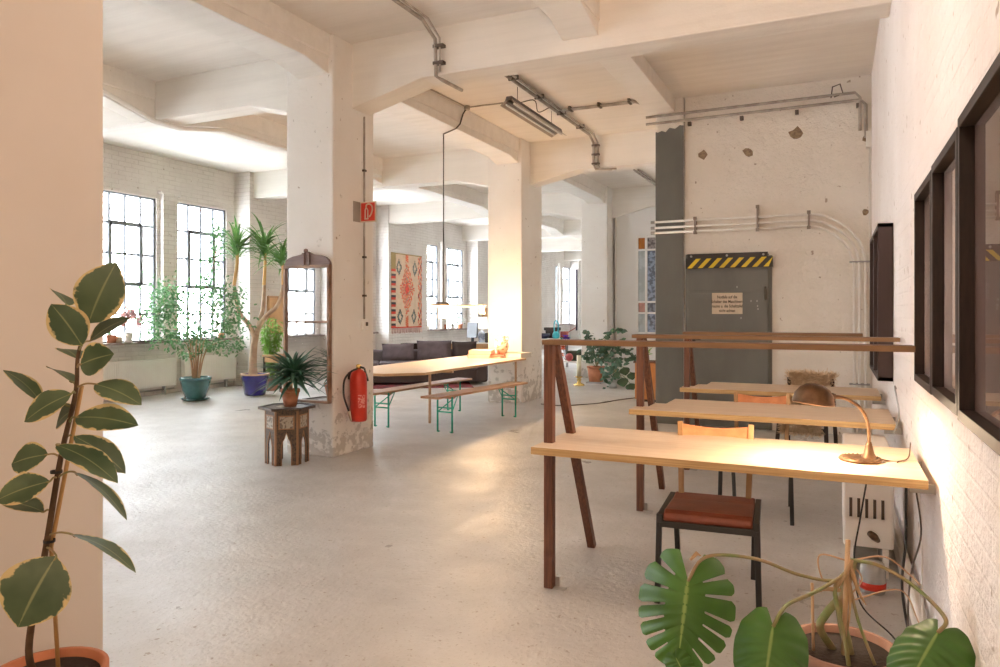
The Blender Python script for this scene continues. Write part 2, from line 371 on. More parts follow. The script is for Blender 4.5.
def thing(name, loc, label, cat, group=None, rz=0.0):
    o = bpy.data.objects.new(name, None); C.objects.link(o); o.empty_display_size = 0.1
    o.location = loc; o.rotation_euler = (0, 0, rz)
    return tag(o, label, cat, group)
def struct(mb, name, m, parent=None, bevel=0.0, label=None):
    o = mb.build(name, m, parent, bevel)
    if not parent: o['kind'] = 'structure'
    return o
def copy_tree(o, parent=None):
    c = o.copy(); C.objects.link(c)
    if parent: c.parent = parent
    for ch in list(o.children): copy_tree(ch, c)
    return c
def RM(loc, rz=0.0, rx=0.0, ry=0.0):
    return Matrix.Translation(Vector(loc))@Matrix.Rotation(rz, 4, 'Z')@Matrix.Rotation(ry, 4, 'Y')@Matrix.Rotation(rx, 4, 'X')
def bez(ps, n=10):
    """Catmull-Rom through points"""
    ps = [Vector(p) for p in ps]; q = [ps[0]*2-ps[1]]+ps+[ps[-1]*2-ps[-2]]; out = []
    for i in range(1, len(q)-2):
        for k in range(n):
            t = k/n; a, b, c, d = q[i-1:i+3]
            out.append(.5*((2*b)+(c-a)*t+(2*a-5*b+4*c-d)*t*t+(3*b-a-3*c+d)*t**3))
    out.append(ps[-1]); return out
def text_mesh(s, size, mt, parent, M, name='lettering', extrude=0.0006, align='CENTER', lsp=1.0):
    cu = bpy.data.curves.new(name, 'FONT'); cu.body = s; cu.size = size; cu.extrude = extrude; cu.align_x = align; cu.offset = size*.022; cu.space_line = lsp
    tmp = bpy.data.objects.new('t', cu); C.objects.link(tmp)
    bpy.context.view_layer.update()
    me = bpy.data.meshes.new_from_object(tmp.evaluated_get(bpy.context.evaluated_depsgraph_get()))
    bpy.data.objects.remove(tmp)
    mb = MB(); mb.add([M@v.co for v in me.vertices], [tuple(p.vertices) for p in me.polygons])
    return mb.build(name, mt, parent)
# ------------------------------------------------------------------ the shell
CEIL = 4.16; XR = 0.37; YB = 9.3; Y0 = -5.0; Y1 = 35.6
struct(MB().box(-11.1, 0.75, Y0-.2, Y1+.2, -0.15, 0), 'floor', M_floor)
struct(MB().box(-11.1, 0.75, Y0-.2, Y1+.2, CEIL, CEIL+.15), 'ceiling', M_ceil)
struct(MB().box(XR, XR+.3, Y0, YB+.3, 0, CEIL), 'wall_right', M_brick)
wb = struct(MB().box(-1.74, XR, YB, YB+.25, 0, CEIL), 'wall_back', M_plaster)
pil = struct(MB().box(-2.085, -1.755, YB-.03, YB+.45, 0, CEIL), 'trim_1', M_plaster)
mbp = MB(); prof = [(-2.115, 0)]
prof = [(-2.088, 0), (-1.752, 0), (-1.752, 3.80), (-1.80, 3.81), (-1.86, 3.77), (-1.93, 3.79), (-1.98, 3.74), (-2.03, 3.76), (-2.088, 3.74)]
mbp.prism(prof, 'y', YB-.034, YB-.0295); mbp.box(-2.0885, -2.1095, YB-.034, YB+.45, 0, 3.75)
struct(mbp, 'grey_paint_band', M_doorgrey, pil)
struct(MB().box(-2.0, -1.8, YB+.45, 15.6, 0, CEIL), 'wall_inner', M_white)
struct(MB().box(-4.42, -2.0, 15.45, 15.65, 0, CEIL), 'wall_far', M_white)
struct(MB().box(-4.45, -4.25, 15.65, Y1, 0, CEIL), 'wall_passage', M_white)
struct(MB().box(-11.05, -4.2, Y1, Y1+.2, 0, CEIL), 'wall_end', M_white)
struct(MB().box(-11.05, XR+.3, Y0-.2, Y0, 0, CEIL), 'wall_rear', M_white)
struct(MB().box(-2.56, -2.40, Y0, 1.75, 0, CEIL), 'wall_entry', M_smooth)
# window wall
mb = MB(); ya = Y0
edges = []
for (a, b) in win_spans: edges += [a, b]
mb.box(WALLX-.35, WALLX, Y0, Y1, 0, SILL); mb.box(WALLX-.35, WALLX, Y0, Y1, WTOP, CEIL)
prev = Y0
for (a, b) in win_spans: mb.box(WALLX-.35, WALLX, prev, a, SILL, WTOP); prev = b
mb.box(WALLX-.35, WALLX, prev, Y1, SILL, WTOP)
wl = struct(mb, 'wall_left', M_brickfar)
for i in bays:
    b = BB[i]
    struct(MB().box(WALLX, WALLX+.4, b-(.3 if i > 1 else 0), b+1.62, 0, CEIL), 'pier', M_brickfar, wl)
    struct(MB().box(WALLX, WALLX+.09, b+2.98, b+3.28, SILL+.04, 3.5).box(WALLX, WALLX+.12, b+2.92, b+3.34, 3.5, 3.54), 'pilaster', M_brickfar, wl)
    o = struct(MB().box(WALLX-.15, WALLX+.16, b+1.64, b+4.68, SILL, SILL+.035), 'sill_board', M_sill, wl)
k = 0
for (a, b) in win_spans:
    k += 1; fr = MB(); X = WALLX-.06; h = WTOP-SILL
    fr.box(X-.025, X+.025, a, a+.045, SILL, WTOP).box(X-.025, X+.025, b-.045, b, SILL, WTOP)
    fr.box(X-.025, X+.025, a, b, SILL+.03, SILL+.06).box(X-.025, X+.025, a, b, WTOP-.03, WTOP)
    for c in (1, 2, 3): y = a+(b-a)*c/4; fr.box(X-.015, X+.015, y-.017, y+.017, SILL, WTOP)
    for r_ in (1, 2, 3, 4): z = SILL+h*r_/5; fr.box(X-.015, X+.015, a, b, z-.017, z+.017)
    ya, yb, za, zb = a+(b-a)/4, a+(b-a)*3/4, SILL+h*2/5, SILL+h*4/5
    for (p, q, r1, r2) in ((ya-.033, ya+.033, za, zb), (yb-.033, yb+.033, za, zb)): fr.box(X-.03, X+.04, p, q, r1-.02, r2+.02)
    for z in (za, zb): fr.box(X-.03, X+.04, ya, yb, z-.033, z+.033)
    wo = struct(fr, 'window_%d' % k, M_winframe)
    struct(MB().box(X-.003, X+.003, a+.02, b-.02, SILL+.04, WTOP-.02), 'pane', M_glass, wo)
# beams and columns
tn = [1]
def trim(mb, m, bev=0.0):
    tn[0] += 1; return struct(mb, 'trim_%d' % tn[0], m, None, bev)
CR, CL = -4.46, -5.05
def xbeam(y, x0, x1, zb=3.7, zh=3.5, cols=True):
    mb = MB(); top = CEIL+.02
    if cols:
        poly = [(x0, zb), (CL-.8, zb), (CL, zh), (CR, zh), (CR+.82, zb), (x1, zb), (x1, top), (x0, top)]
    else: poly = [(x0, zb), (x1, zb), (x1, top), (x0, top)]
    mb.prism(poly, 'y', y, y+.31)
    trim(mb, M_beam, .012)
for i in range(-2, 6):
    y = 6.0+4.7*i
    if y < 9: xbeam(y, WALLX, XR)
    elif y < 15: xbeam(y, WALLX, -1.9, zb=3.66, zh=3.48)
    else: xbeam(y, WALLX, CR+.02 if y > 15.5 else -2.0, cols=True) if y < 15.5 else xbeam(y, WALLX, -4.44, cols=False)
colY = [5.7+4.66*i for i in range(-1, 6)]
def ybeam(x0, x1, ys, zb=3.84, zh=3.71, line=False):
    # stretches between the cross beams, with haunches at their ends
    for (a, b) in ys:
        poly = [(a, zh), (a+.65, zb), (b-.65, zb), (b, zh), (b, CEIL+.02), (a, CEIL+.02)]
        mb = MB().prism(poly, 'x', x0, x1)
        mb.prism([(x0-.035, CEIL-.22), (x1+.012, CEIL-.22), (x1+.012, CEIL+.01), (x0-.012, CEIL+.01)], 'y', a, b)
        trim(mb, M_beam, .01)
st = [(6.0+4.7*i+.31, 6.0+4.7*(i+1)) for i in range(-3, 6)]
ybeam(-4.90, -4.52, st); ybeam(-7.65, -7.30, st)
ybeam(-2.19, -1.86, [(a, b) for a, b in st if b < 9]+[(9.75, 10.7)], zb=3.98, zh=3.82)
trim(MB().prism([(6.31, 3.82), (6.9, 3.98), (9.27, 3.98), (9.27, CEIL+.02), (6.31, CEIL+.02)], 'x', -2.19, -1.86), M_beam, .01)
def column(y, name):
    jit = lambda: rnd.uniform(-.012, .012)
    mb = MB(); nz = 12
    rings = []
    dep = .68 if y < 8 else .86
    poly = [(CL, y), (CR, y), (CR, y+dep), (CL, y+dep)]
    mb.prism(poly, 'z', 0, CEIL)
    trim(mb, M_col, .018)
for y in colY:
    if y > 2: column(y, 'col')
# pilaster strip on the near face of the first column carrying the beam
# ------------------------------------------------------------------ marks on the back wall
for (px, py, s) in ((703, 155, .07), (748, 152, .065), (796, 134, .085), (866, 139, .045), (865.5, 212, .04)):
    c = onY(px, py, YB); n = 9; rr = [s*rnd.uniform(.65, 1.15) for _ in range(n)]
    poly = [(c.x+rr[k]*math.cos(2*PI*k/n), c.z+rr[k]*math.sin(2*PI*k/n)) for k in range(n)]
    struct(MB().prism(poly, 'y', YB-.004, YB+.01), 'plaster_patch', mat('patch', (0.34, 0.25, 0.15), .9, col2=(0.20, 0.13, 0.08), scale=30, bump=.6, bscale=40), wb)
# ------------------------------------------------------------------ steel door
dx0, dx1, dz = -1.70, -0.735, 2.16
door = struct(MB().box(dx0, dx1, YB-.05, YB-.003, 0.01, dz-.02).box(dx0+.02, dx1-.02, YB-.056, YB-.05, 1.66, 1.70).box(dx0-.03, dx0+.012, YB-.03, YB-.002, 0, dz).box(dx1-.0, dx1+.035, YB-.02, YB-.002, 0, dz-.04), 'door_1', M_doorgrey, None, .004)
lin = struct(MB().box(dx0, dx1-.01, YB-.075, YB-.05, dz-.13, dz), 'door_lintel', M_lintel, door)
struct(MB().lathe([(0, .012), (.012, .008), (.014, 0)], (dx0+.05, YB-.075, dz-.03), 10, M=Matrix.Rotation(PI/2, 4, 'X')).lathe([(0, .012), (.012, .008), (.014, 0)], (dx0+.48, YB-.075, dz-.03), 10, M=Matrix.Rotation(PI/2, 4, 'X')).lathe([(0, .012), (.012, .008), (.014, 0)], (dx1-.06, YB-.075, dz-.03), 10, M=Matrix.Rotation(PI/2, 4, 'X')), 'screw', M_grey, lin)
tp = MB(); tx0, tx1, tz0, tz1 = dx0-.02, dx1+.05, dz-.185, dz-.055
tp.box(tx0, tx1, YB-.081, YB-.077, tz0, tz1)
n = 8; wdt = (tx1-tx0)/n
for i in range(n):
    x = tx0+i*wdt+.02; hh = tz1-tz0
    tp.prism([(x, tz0+.006), (x+wdt*.45, tz0+.006), (min(x+wdt*.45+hh*.85, tx1), tz1-.006), (min(x+hh*.85, tx1), tz1-.006)], 'y', YB-.0835, YB-.0812, 1)
struct(tp, 'warning_tape', [M_blacktape, M_yellow], door)
hd = MB(); hx = dx0+.08
hd.box(hx-.02, hx+.02, YB-.062, YB-.05, .98, 1.16); hd.tube([(hx, YB-.06, 1.1), (hx, YB-.11, 1.1), (hx+.09, YB-.11, 1.09)], .009)
struct(hd, 'door_handle', M_black, door)
struct(MB().tube([(dx1-.04, YB-.055, 1.58), (dx1-.04, YB-.055, 1.74)], .014).tube([(dx1-.04, YB-.055, .35), (dx1-.04, YB-.055, .5)], .014), 'hinge', M_doorgrey, door)
sg = thing('door_sign', (-1.22, YB-.06, 1.5), 'small cream sign with black lettering on the grey steel door', 'sign')
a = onY(712, 293, YB-.06); b = onY(742.5, 314, YB-.06)
MB().box(a.x, b.x, YB-.062, YB-.0565, b.z, a.z).build('sign_plate', M_signcream, sg)
cx = (a.x+b.x)/2; Mt = Matrix.Translation((cx, YB-.063, a.z-.068))@Matrix.Rotation(PI/2, 4, 'X')@Matrix.Diagonal((.78, 1, 1, 1))
text_mesh('Notfalls auf die\nSchalter des Maschinen-\nraums u. die Schalttafel\nnicht achten', .050, M_ink, sg, Mt, lsp=1.12)
# small chips of missing paint on the door
dc = MB()
for (px, py) in ((751, 301), (757, 301), (757.5, 306), (758, 309), (737, 287), (741, 318)):
    c = onY(px, py, YB-.05); dc.box(c.x-.006, c.x+.007, YB-.0512, YB-.049, c.z-.01, c.z+.01)
struct(dc, 'paint_chip', M_grey, door)
# ------------------------------------------------------------------ pipes on the back wall
def pipe_thing(name, pts, r, m, label, cat='pipe', clips=None, n=8, group=None):
    t = thing(name, pts[0] if not isinstance(pts[0], list) else pts[0][0], label, cat, group)
    runs = pts if isinstance(pts[0], list) else [pts]
    for i, q in enumerate(runs): MB().tube(q, r, n).build('tube', m, t)
    if clips:
        for c in clips:
            if len(c) == 2: MB().beam(c[0], c[1], .03, .02).build('clip', M_clip, t)
    return t
def arc_corner(x0, z0, x1, z1, rad, y, n=10):
    # horizontal from x0 to x1 at z0 then bend down to z1
    pts = [Vector((x0, y, z0))]
    for k in range(n+1):
        a = PI/2*(1-k/n); pts.append(Vector((x1-rad+rad*math.cos(a), y, z0-rad+rad*math.sin(a))))
    pts.append(Vector((x1, y, z1))); return pts
zz = [onY(656, 223, YB).z, onY(656, 228.7, YB).z, onY(656, 233.7, YB).z]
xx = [.305, .245, .185]; rads = [.62, .57, .53]
for k in range(3):
    y = YB-.075
    p = arc_corner(-2.16, zz[k], xx[k] if k < 2 else .19, 0.05, rads[k], y)
    t = pipe_thing('conduit_pipe', p, .015, M_pipe, ['topmost of three white pipes crossing above the grey door', 'middle of three white pipes crossing above the grey door', 'lowest of three white pipes crossing above the grey door'][k], 'pipe')
    MB().lathe([(.0, 0), (.019, 0), (.019, .05), (0, .05)], (-2.16, y, zz[k]), 10, M=Matrix.Rotation(PI/2, 4, 'Y')).build('end_socket', M_grey, t)
M_clamp = mat('clamp_metal', (0.30, 0.25, 0.20), .5)
def bracket(name, x, z0, z1, label, horiz=False):
    t = thing(name, (x, YB, z0), label, 'bracket')
    if horiz: MB().box(z0, z1, YB-.095, YB-.002, x-.008, x+.008).build('clamp_bar', M_grey, t)
    else: MB().box(x-.011, x+.011, YB-.10, YB-.002, z0, z1).box(x-.02, x+.02, YB-.105, YB-.095, z0-.01, z0+.03).box(x-.02, x+.02, YB-.105, YB-.095, z1-.03, z1+.01).build('clamp_bar', M_clamp, t)
    return t
bracket('pipe_clamp', -1.6, zz[2]-.03, zz[0]+.03, 'dark clamp holding the white pipes just right of the grey pillar')
bracket('pipe_clamp', -.86, zz[2]-.03, zz[0]+.13, 'tall dark clamp on the white pipes above the hazard tape')
bracket('pipe_clamp', -.29, zz[2]-.03, zz[0]+.03, 'dark clamp on the white pipes where they begin to curve down')
a = onY(862, 262, YB); b_ = onY(862, 384, YB)
bracket('pipe_clamp', a.z, .14, .35, 'upper clamp on the vertical white pipes in the wall corner', True)
bracket('pipe_clamp', b_.z, .14, .35, 'lower clamp on the vertical white pipes in the wall corner', True)
# high conduits
za = onY(700, 113.8, YB-.05).z; 
t = thing('wall_conduit', (-2, YB, za), 'pair of grey conduits running high across the back wall under the ceiling', 'pipe')
for dzc, xe in ((0.02, .25), (-.07, .31)):
    z = za+dzc; MB().tube([(-2.22, YB-.09, z-.0), (-2.12, YB-.09, z), (xe-.05, YB-.05, z+.02), (xe, YB-.05, z-.04), (xe, YB-.05, z-.42)], .017).build('tube', M_conduit, t)
for px in (690, 742, 797, 858):
    c = onY(px, 120, YB); MB().box(c.x-.02, c.x+.02, YB-.06, YB-.0, za-.13, za-.085).build('clip', M_clip, t)
t = thing('junction_box', (.26, YB, 3.3), 'small pale junction box on a conduit high in the back corner', 'switch box')
c = onY(869.5, 139, YB-.05); MB().box(c.x-.035, c.x+.03, YB-.09, YB-.002, c.z-.1, c.z+.09).build('box_body', M_pipe, t, .006)
MB().tube([(c.x, YB-.04, c.z-.1), (c.x, YB-.04, c.z-2.6)], .008).build('thin_pipe', M_pipe, t)
t = thing('wire_loop', (0, YB, 3.9), 'bent square wire loop sticking up from the high conduits', 'wire')
a = onY(838, 96.5, YB-.04)
q = [(831, 98), (832.5, 87), (840, 84), (843, 93.5), (834, 97)]
MB().tube([onY(x, y, YB-.06) for x, y in q], .008, 6).build('wire', M_clip, t)
# ------------------------------------------------------------------ ceiling services
def px_line(pxs, z=None, x=None, y=None):
    out = []
    for (px, py) in pxs:
        out.append(onZ(px, py, z) if z is not None else onX(px, py, x) if x is not None else onY(px, py, y))
    return out
t = thing('ceiling_conduit', (-3.6, 3, 4), 'grey conduit dropping over the near beam beside its ceiling run', 'pipe')
yb = 6.0
p1 = onY(436, 36, yb-.03); p2 = onY(437.5, 75, yb-.03)
p1.z = min(p1.z, 4.05)
MB().tube([(p1.x-.0, 3.6, CEIL-.03), (p1.x, yb-.28, CEIL-.03), (p1.x, yb-.05, p1.z-.02), (p1.x, yb-.03, 3.68), (p1.x+.03, yb+.05, 3.66), (p1.x+.05, yb+.4, 3.66)], .018).build('tube', M_conduit, t)
MB().tube([(p1.x+.06, 4.6, CEIL-.03), (p1.x+.06, yb-.28, CEIL-.03), (p1.x+.05, yb-.05, p1.z-.02), (p1.x+.045, yb-.03, 3.72)], .010).build('tube', M_conduit, t)
for z in (3.96, 3.80): MB().box(p1.x-.02, p1.x+.09, yb-.06, yb-.0, z-.014, z+.014).build('clip', M_clip, t)
t = thing('ceiling_conduit', (-3.3, 8, 4.1), 'double grey conduit on the ceiling dropping over the second beam', 'pipe')
A = onZ(505, 75, CEIL-.03); Bx = A.x+.05
for d, r_ in ((0, .02), (.07, .014)):
    MB().tube([(A.x+d, 6.35, CEIL-.03), (A.x+d+.02, 10.5, CEIL-.03), (A.x+d+.03, 10.66, CEIL-.12), (A.x+d+.03, 10.66, 3.72), (A.x+d+.06, 10.67, 3.64), (A.x+d+.3, 10.75, 3.63)], r_).build('tube', M_conduit, t)
for y in (6.9, 7.6, 8.4, 9.2, 10.0): MB().box(A.x-.02, A.x+.10, y-.015, y+.015, CEIL-.05, CEIL).build('clip', M_clip, t)
for z in (4.0, 3.86, 3.72): MB().box(A.x+.005, A.x+.12, 10.64, 10.7, z-.012, z+.012).build('clip', M_clip, t)
t = thing('ceiling_conduit', (-3, 13, 4.1), 'short pair of conduits on the far ceiling seen left of the grey pillar', 'pipe')
ca, cb_ = onZ(634, 170, CEIL-.03), onZ(662, 190, CEIL-.03)
for d in (0, .08): MB().tube([ca+Vector((d, 0, 0)), cb_+Vector((d, 0, 0))], .018).build('tube', M_conduit, t)
t = thing('ceiling_conduit', (-2.8, 8.3, 4.1), 'pale conduit pair running sideways on the ceiling toward the grey pillar', 'pipe')
q0 = onZ(560, 110, CEIL-.03); q1 = onZ(634, 101, CEIL-.03)
for d in (0, .06): MB().tube([(q0.x, q0.y+d, CEIL-.03), (q1.x, q0.y+d+.02, CEIL-.03), (q1.x+.12, q0.y+d+.12, CEIL-.06)], .013).build('tube', M_conduit, t)
for x in (-3.2, -2.8, -2.4): MB().box(x-.015, x+.015, q0.y-.03, q0.y+.1, CEIL-.05, CEIL).build('clip', M_clip, t)
# fluorescent fitting
lx = -3.50; ly0, ly1, lz = 7.75, 9.45, 3.93
t = thing('fluorescent_lamp', (lx, 8.6, lz), 'unlit twin fluorescent batten hanging on wires below the ceiling', 'ceiling lamp')
mb = MB(); mb.prism([(lx-.05, lz), (lx+.05, lz), (lx+.035, lz+.05), (lx-.035, lz+.05)], 'y', ly0, ly1); mb.build('housing', mat('lamp_housing', (0.12, 0.10, 0.09), .5), t)
MB().prism([(lx-.115, lz-.05), (lx-.107, lz-.05), (lx-.02, lz), (lx+.02, lz), (lx+.107, lz-.05), (lx+.115, lz-.05), (lx+.04, lz+.012), (lx-.04, lz+.012)], 'y', ly0, ly1).build('reflector', mat('reflector_grey', (.40, .34, .29), .5), t)
for d in (-.05, .05): MB().tube([(lx+d, ly0+.04, lz-.035), (lx+d, ly1-.04, lz-.035)], .013, 8).build('fluorescent_tube', M_whitep, t)
for y in (ly0+.25, ly1-.3): MB().tube([(lx, y, lz+.05), (lx, y, CEIL)], .004, 5).build('hanging_wire', M_clip, t)
MB().tube(bez([(lx, ly0+.3, lz+.05), (lx+.12, ly0+.5, lz+.12), (lx+.05, ly0+.8, lz+.06), (A.x, ly0+1.1, CEIL-.04)], 6), .006, 5).build('power_cord', M_clip, t)
# cable from the beam to the pendant
pc = onY(443, 131, 8.36)
t = thing('ceiling_cable', (-4.4, 8.4, 4), 'thin cable and clips crossing the ceiling to the hook of the long pendant', 'cable')
yq = 8.0
ja = onZ(428, 88, CEIL-.02); jb = onZ(467, 107.5, CEIL-.02); jc_ = onZ(503, 103, CEIL-.02)
MB().tube([ja, jb], .009, 6).tube([jb, jc_], .009, 6).lathe([(0, -.03), (.04, -.03), (.04, .02), (0, .02)], jb, 12).build('cable', M_conduit, t)
hk = Vector((-4.73, 8.36, 3.80))
MB().tube([jb, onX(463, 114, -4.49), onX(460, 124, -4.49), onX(456, 128.5, -4.49), hk], .010, 6).build('drop_cable', M_clip, t)
# ------------------------------------------------------------------ pendant over the long table
t = thing('pendant_lamp', (hk.x, hk.y, 1.45), 'slim glowing linear pendant hanging on a long rod over the pale table', 'lamp')
MB().tube([hk, (hk.x, hk.y, 1.56)], .008, 6).build('rod', M_clip, t)
MB().box(hk.x-.03, hk.x+.03, 8.22, 8.46, 1.54, 1.565).build('mount', M_clip, t)
MB().box(hk.x-.025, hk.x+.025, 8.05, 9.6, 1.515, 1.54).build('lamp_bar', mat('lamp_bar', (0.8, 0.6, 0.4), .4), t)
MB().box(hk.x-.018, hk.x+.018, 8.08, 9.57, 1.508, 1.516).build('light_strip', mat('light_strip', (1, .85, .65), .4, emit=(1, .72, .42), estr=14), t)
for yy, rr_, hh_ in ((8.32, .05, .16), (9.5, .04, .10)):
    MB().lathe([(0, 0), (rr_, 0), (rr_, hh_), (0, hh_)], (hk.x, yy, 1.508-hh_), 16).build('glass_bulb', mat('glowing_glass', (1, .85, .65), .4, emit=(1, .72, .42), estr=9), t)
light('pendant_light', 'POINT', (hk.x+.05, 9.5, 1.38), 75, (1, .66, .36), .05)
light('pendant_light', 'POINT', (hk.x, 8.32, 1.30), 14, (1, .66, .36), .05)
# far bulb and point light added to the pendant to wash the second column
# ------------------------------------------------------------------ desks with trestle rails
def desk(x0, x1, y0, y1, py, label, notch, zr=1.256, foot=.71, rx0=-1.36, rx1=.33, px_=-1.345):
    t = thing('trestle_desk', (px_, py, 0), label, 'desk')
    if notch: poly = [(x0, y0), (x1, y0), (x1, y1), (x0+.17, y1), (x0+.17, y0+.42), (x0+.09, y0+.42), (x0+.09, y0+.2), (x0, y0+.2)]
    else: poly = [(x0, y0), (x1, y0), (x1, y1), (x0+.01, y1)]
    mb = MB().prism(poly, 'z', .713, .75); mb.m[-len(poly)-2:] = [0, 0]+[1]*len(poly)
    mb.build('tabletop', [M_birch, M_edge], t, .002)
    w2 = .024
    MB().box(px_-w2, px_+w2, py-w2, py+w2, 0, zr).build('post', M_redwood, t, .003)
    MB().beam((px_+.002, py+.07, zr-.0), (px_+.002, py+foot, .0), .044, .046, up=(0, 1, 0)).build('slanted_leg', M_redwood, t, .003)
    mb = MB().box(rx0, rx1, py-.035, py+.09, zr, zr+.026); mb.m = [0, 0, 1, 1, 1, 1]
    mb.build('rail', [M_railwood, M_railedge], t, .002)
    MB().box(px_-.03, px_+.045, py+w2, py+w2+.004, 0, .05).box(px_+w2, px_+.09, py-.02, py+.02, 0, .004).build('floor_bracket', M_grey, t)
    for yy in (y0+.1, y1-.13): MB().box(x1-.06, x1+.035, yy, yy+.02, .675, .713).build('wall_bracket', M_grey, t)
    return t
desk(-1.385, .335, 3.33, 4.08, 3.49, 'nearest birch desk on a trestle, brass lamp standing on it', False, px_=-1.345, rx0=-1.375, rx1=.30)
desk(-1.31, .33, 4.93, 5.68, 5.12, 'middle of three birch desks, between the lamp desk and the farthest', True, px_=-1.275, zr=1.240, rx0=-1.33, rx1=.36)
desk(-1.27, .33, 6.53, 7.22, 6.64, 'farthest birch desk, nearest the grey steel door', True, px_=-1.225, zr=1.225, rx0=-1.26, rx1=.20)
# ------------------------------------------------------------------ chairs with canvas back
def sling_chair(x, y, rz, label):
    t = thing('sling_chair', (x, y, 0), label, 'chair', None, rz)
    M = RM((x, y, 0), rz)
    g = lambda *p: M@Vector(p)
    w_ = .205
    # seat: leather pad with a rolled front (local -y faces the camera)
    mb = MB(); n = 8
    prof = [(-.235, .405), (-.245, .425), (-.235, .447), (-.20, .457), (-.05, .447), (.10, .440), (.22, .447), (.235, .43), (.22, .415), (0, .41)]
    mb.prism(prof, 'x', -w_, w_, 0, M); mb.build('seat', M_leather, t, .008)
    for s in (-1, 1):
        MB().beam(g(s*.222, -.25, .42), g(s*.222, .25, .415), .028, .04).build('side_rail', M_black, t, .003)
        MB().beam(g(s*.225, -.23, .44), g(s*.235, -.23, 0), .026, .026).build('leg', M_black, t, .003)
        MB().beam(g(s*.205, .20, .42), g(s*.195, .27, 0), .026, .026).build('leg', M_black, t, .003)
        MB().beam(g(s*.172, .205, .44), g(s*.185, .26, .825), .028, .022).build('back_post', M_tan, t, .003)
    MB().beam(g(-.222, -.235, .392), g(.222, -.235, .392), .022, .03).build('front_rail', M_black, t, .003)
    mb = MB(); m_ = 14; vs = []
    for i in range(m_+1):
        u = i/m_; xx_ = -.19+.38*u; sag = .035*math.sin(PI*u); dip = .022*math.sin(PI*u)
        for (zz_, yo) in ((.61, .228), (.815-dip, .258)):
            for dy in (-.003, .003): vs.append(g(xx_, yo+sag+dy, zz_))
    fs = []
    for i in range(m_):
        a = i*4; b = a+4
        fs += [(a, b, b+2, a+2), (a+1, a+3, b+3, b+1), (a+2, b+2, b+3, a+3), (a, a+1, b+1, b)]
    fs += [(0, 2, 3, 1), (m_*4, m_*4+1, m_*4+3, m_*4+2)]
    mb.add(vs, fs, 0, True); mb.build('backrest', M_orange, t)
    return t
sling_chair(-.575, 3.77, .07, 'orange canvas backed chair with red brown leather seat under the lamp desk')
sling_chair(-.50, 5.42, .0, 'orange canvas backed chair behind the middle birch desk')
# wooden chair with sheepskin
def sheepskin_chair(x, y, rz):
    t = thing('wooden_chair', (x, y, 0), 'dark wooden chair behind the farthest birch desk, under the sheepskin', 'chair', None, rz)
    M = RM((x, y, 0), rz); g = lambda *p: M@Vector(p)
    MB().box(-.22, .22, -.2, .2, .41, .44, 0, M).build('seat', M_darkwood, t, .006)
    for s in (-1, 1):
        MB().beam(g(s*.2, -.19, .42), g(s*.22, -.26, 0), .035, .035).build('leg', M_darkwood, t, .004)
        MB().beam(g(s*.19, .2, .80), g(s*.22, .28, 0), .035, .035).build('leg', M_darkwood, t, .004)
    MB().beam(g(-.2, -.19, .36), g(.2, -.19, .36), .02, .05).build('front_rail', M_darkwood, t)
    MB().beam(g(-.19, .2, .62), g(.19, .2, .62), .02, .08).build('backrest', M_darkwood, t, .004)
    return t
sheepskin_chair(-.25, 7.25, -.15)
fur = MB(); r2 = random.Random(3)
Mf = RM((-.25, 7.25, 0), -.15)
def furpatch(c, n0, nn, L=.05):
    pass
path = [(-.235, .33), (-.235, .42), (-.22, .465), (0, .47), (.16, .475), (.19, .6), (.20, .78), (.22, .84), (.26, .80), (.28, .6)]
base = MB(); vs = []; nn = 9
for i, (yy, z) in enumerate(path):
    hw = .17 if i < 5 else .20
    for j in range(nn):
        u = j/(nn-1)*2-1; vs.append(Mf@Vector((u*hw, yy+r2.uniform(-.008, .008), z+r2.uniform(-.008, .008))))
fs = [(i*nn+j, i*nn+j+1, (i+1)*nn+j+1, (i+1)*nn+j) for i in range(len(path)-1) for j in range(nn-1)]
base.add(vs, fs, 0, True)
for _ in range(5200):
    i = r2.randrange(len(path)-1); u = r2.random(); hw = .18 if i < 4 else .21
    yy = path[i][0]*(1-u)+path[i+1][0]*u; z = path[i][1]*(1-u)+path[i+1][1]*u
    d = Vector((path[i+1][0]-path[i][0], path[i+1][1]-path[i][1])).normalized(); nrm = Vector((0, -d.y, d.x))
    c = Mf@Vector((r2.uniform(-hw, hw), yy, z)); dirv = (Mf.to_3x3()@Vector((r2.uniform(-.8, .8), nrm.y+r2.uniform(-.5, .5), nrm.z+r2.uniform(-.6, .3))))
    base.small_leaf(c, dirv, (r2.uniform(-1, 1), r2.uniform(-1, 1), r2.uniform(-1, 1)), r2.uniform(.04, .075), .009)
o = base.build('sheepskin', mat('sheepskin_wool', (0.88, 0.74, 0.56), .95, col2=(0.72, 0.56, 0.38), scale=12), loc=(-.25, 7.25, .45)); tag(o, 'shaggy beige sheepskin draped over the dark wooden chair', 'sheepskin')
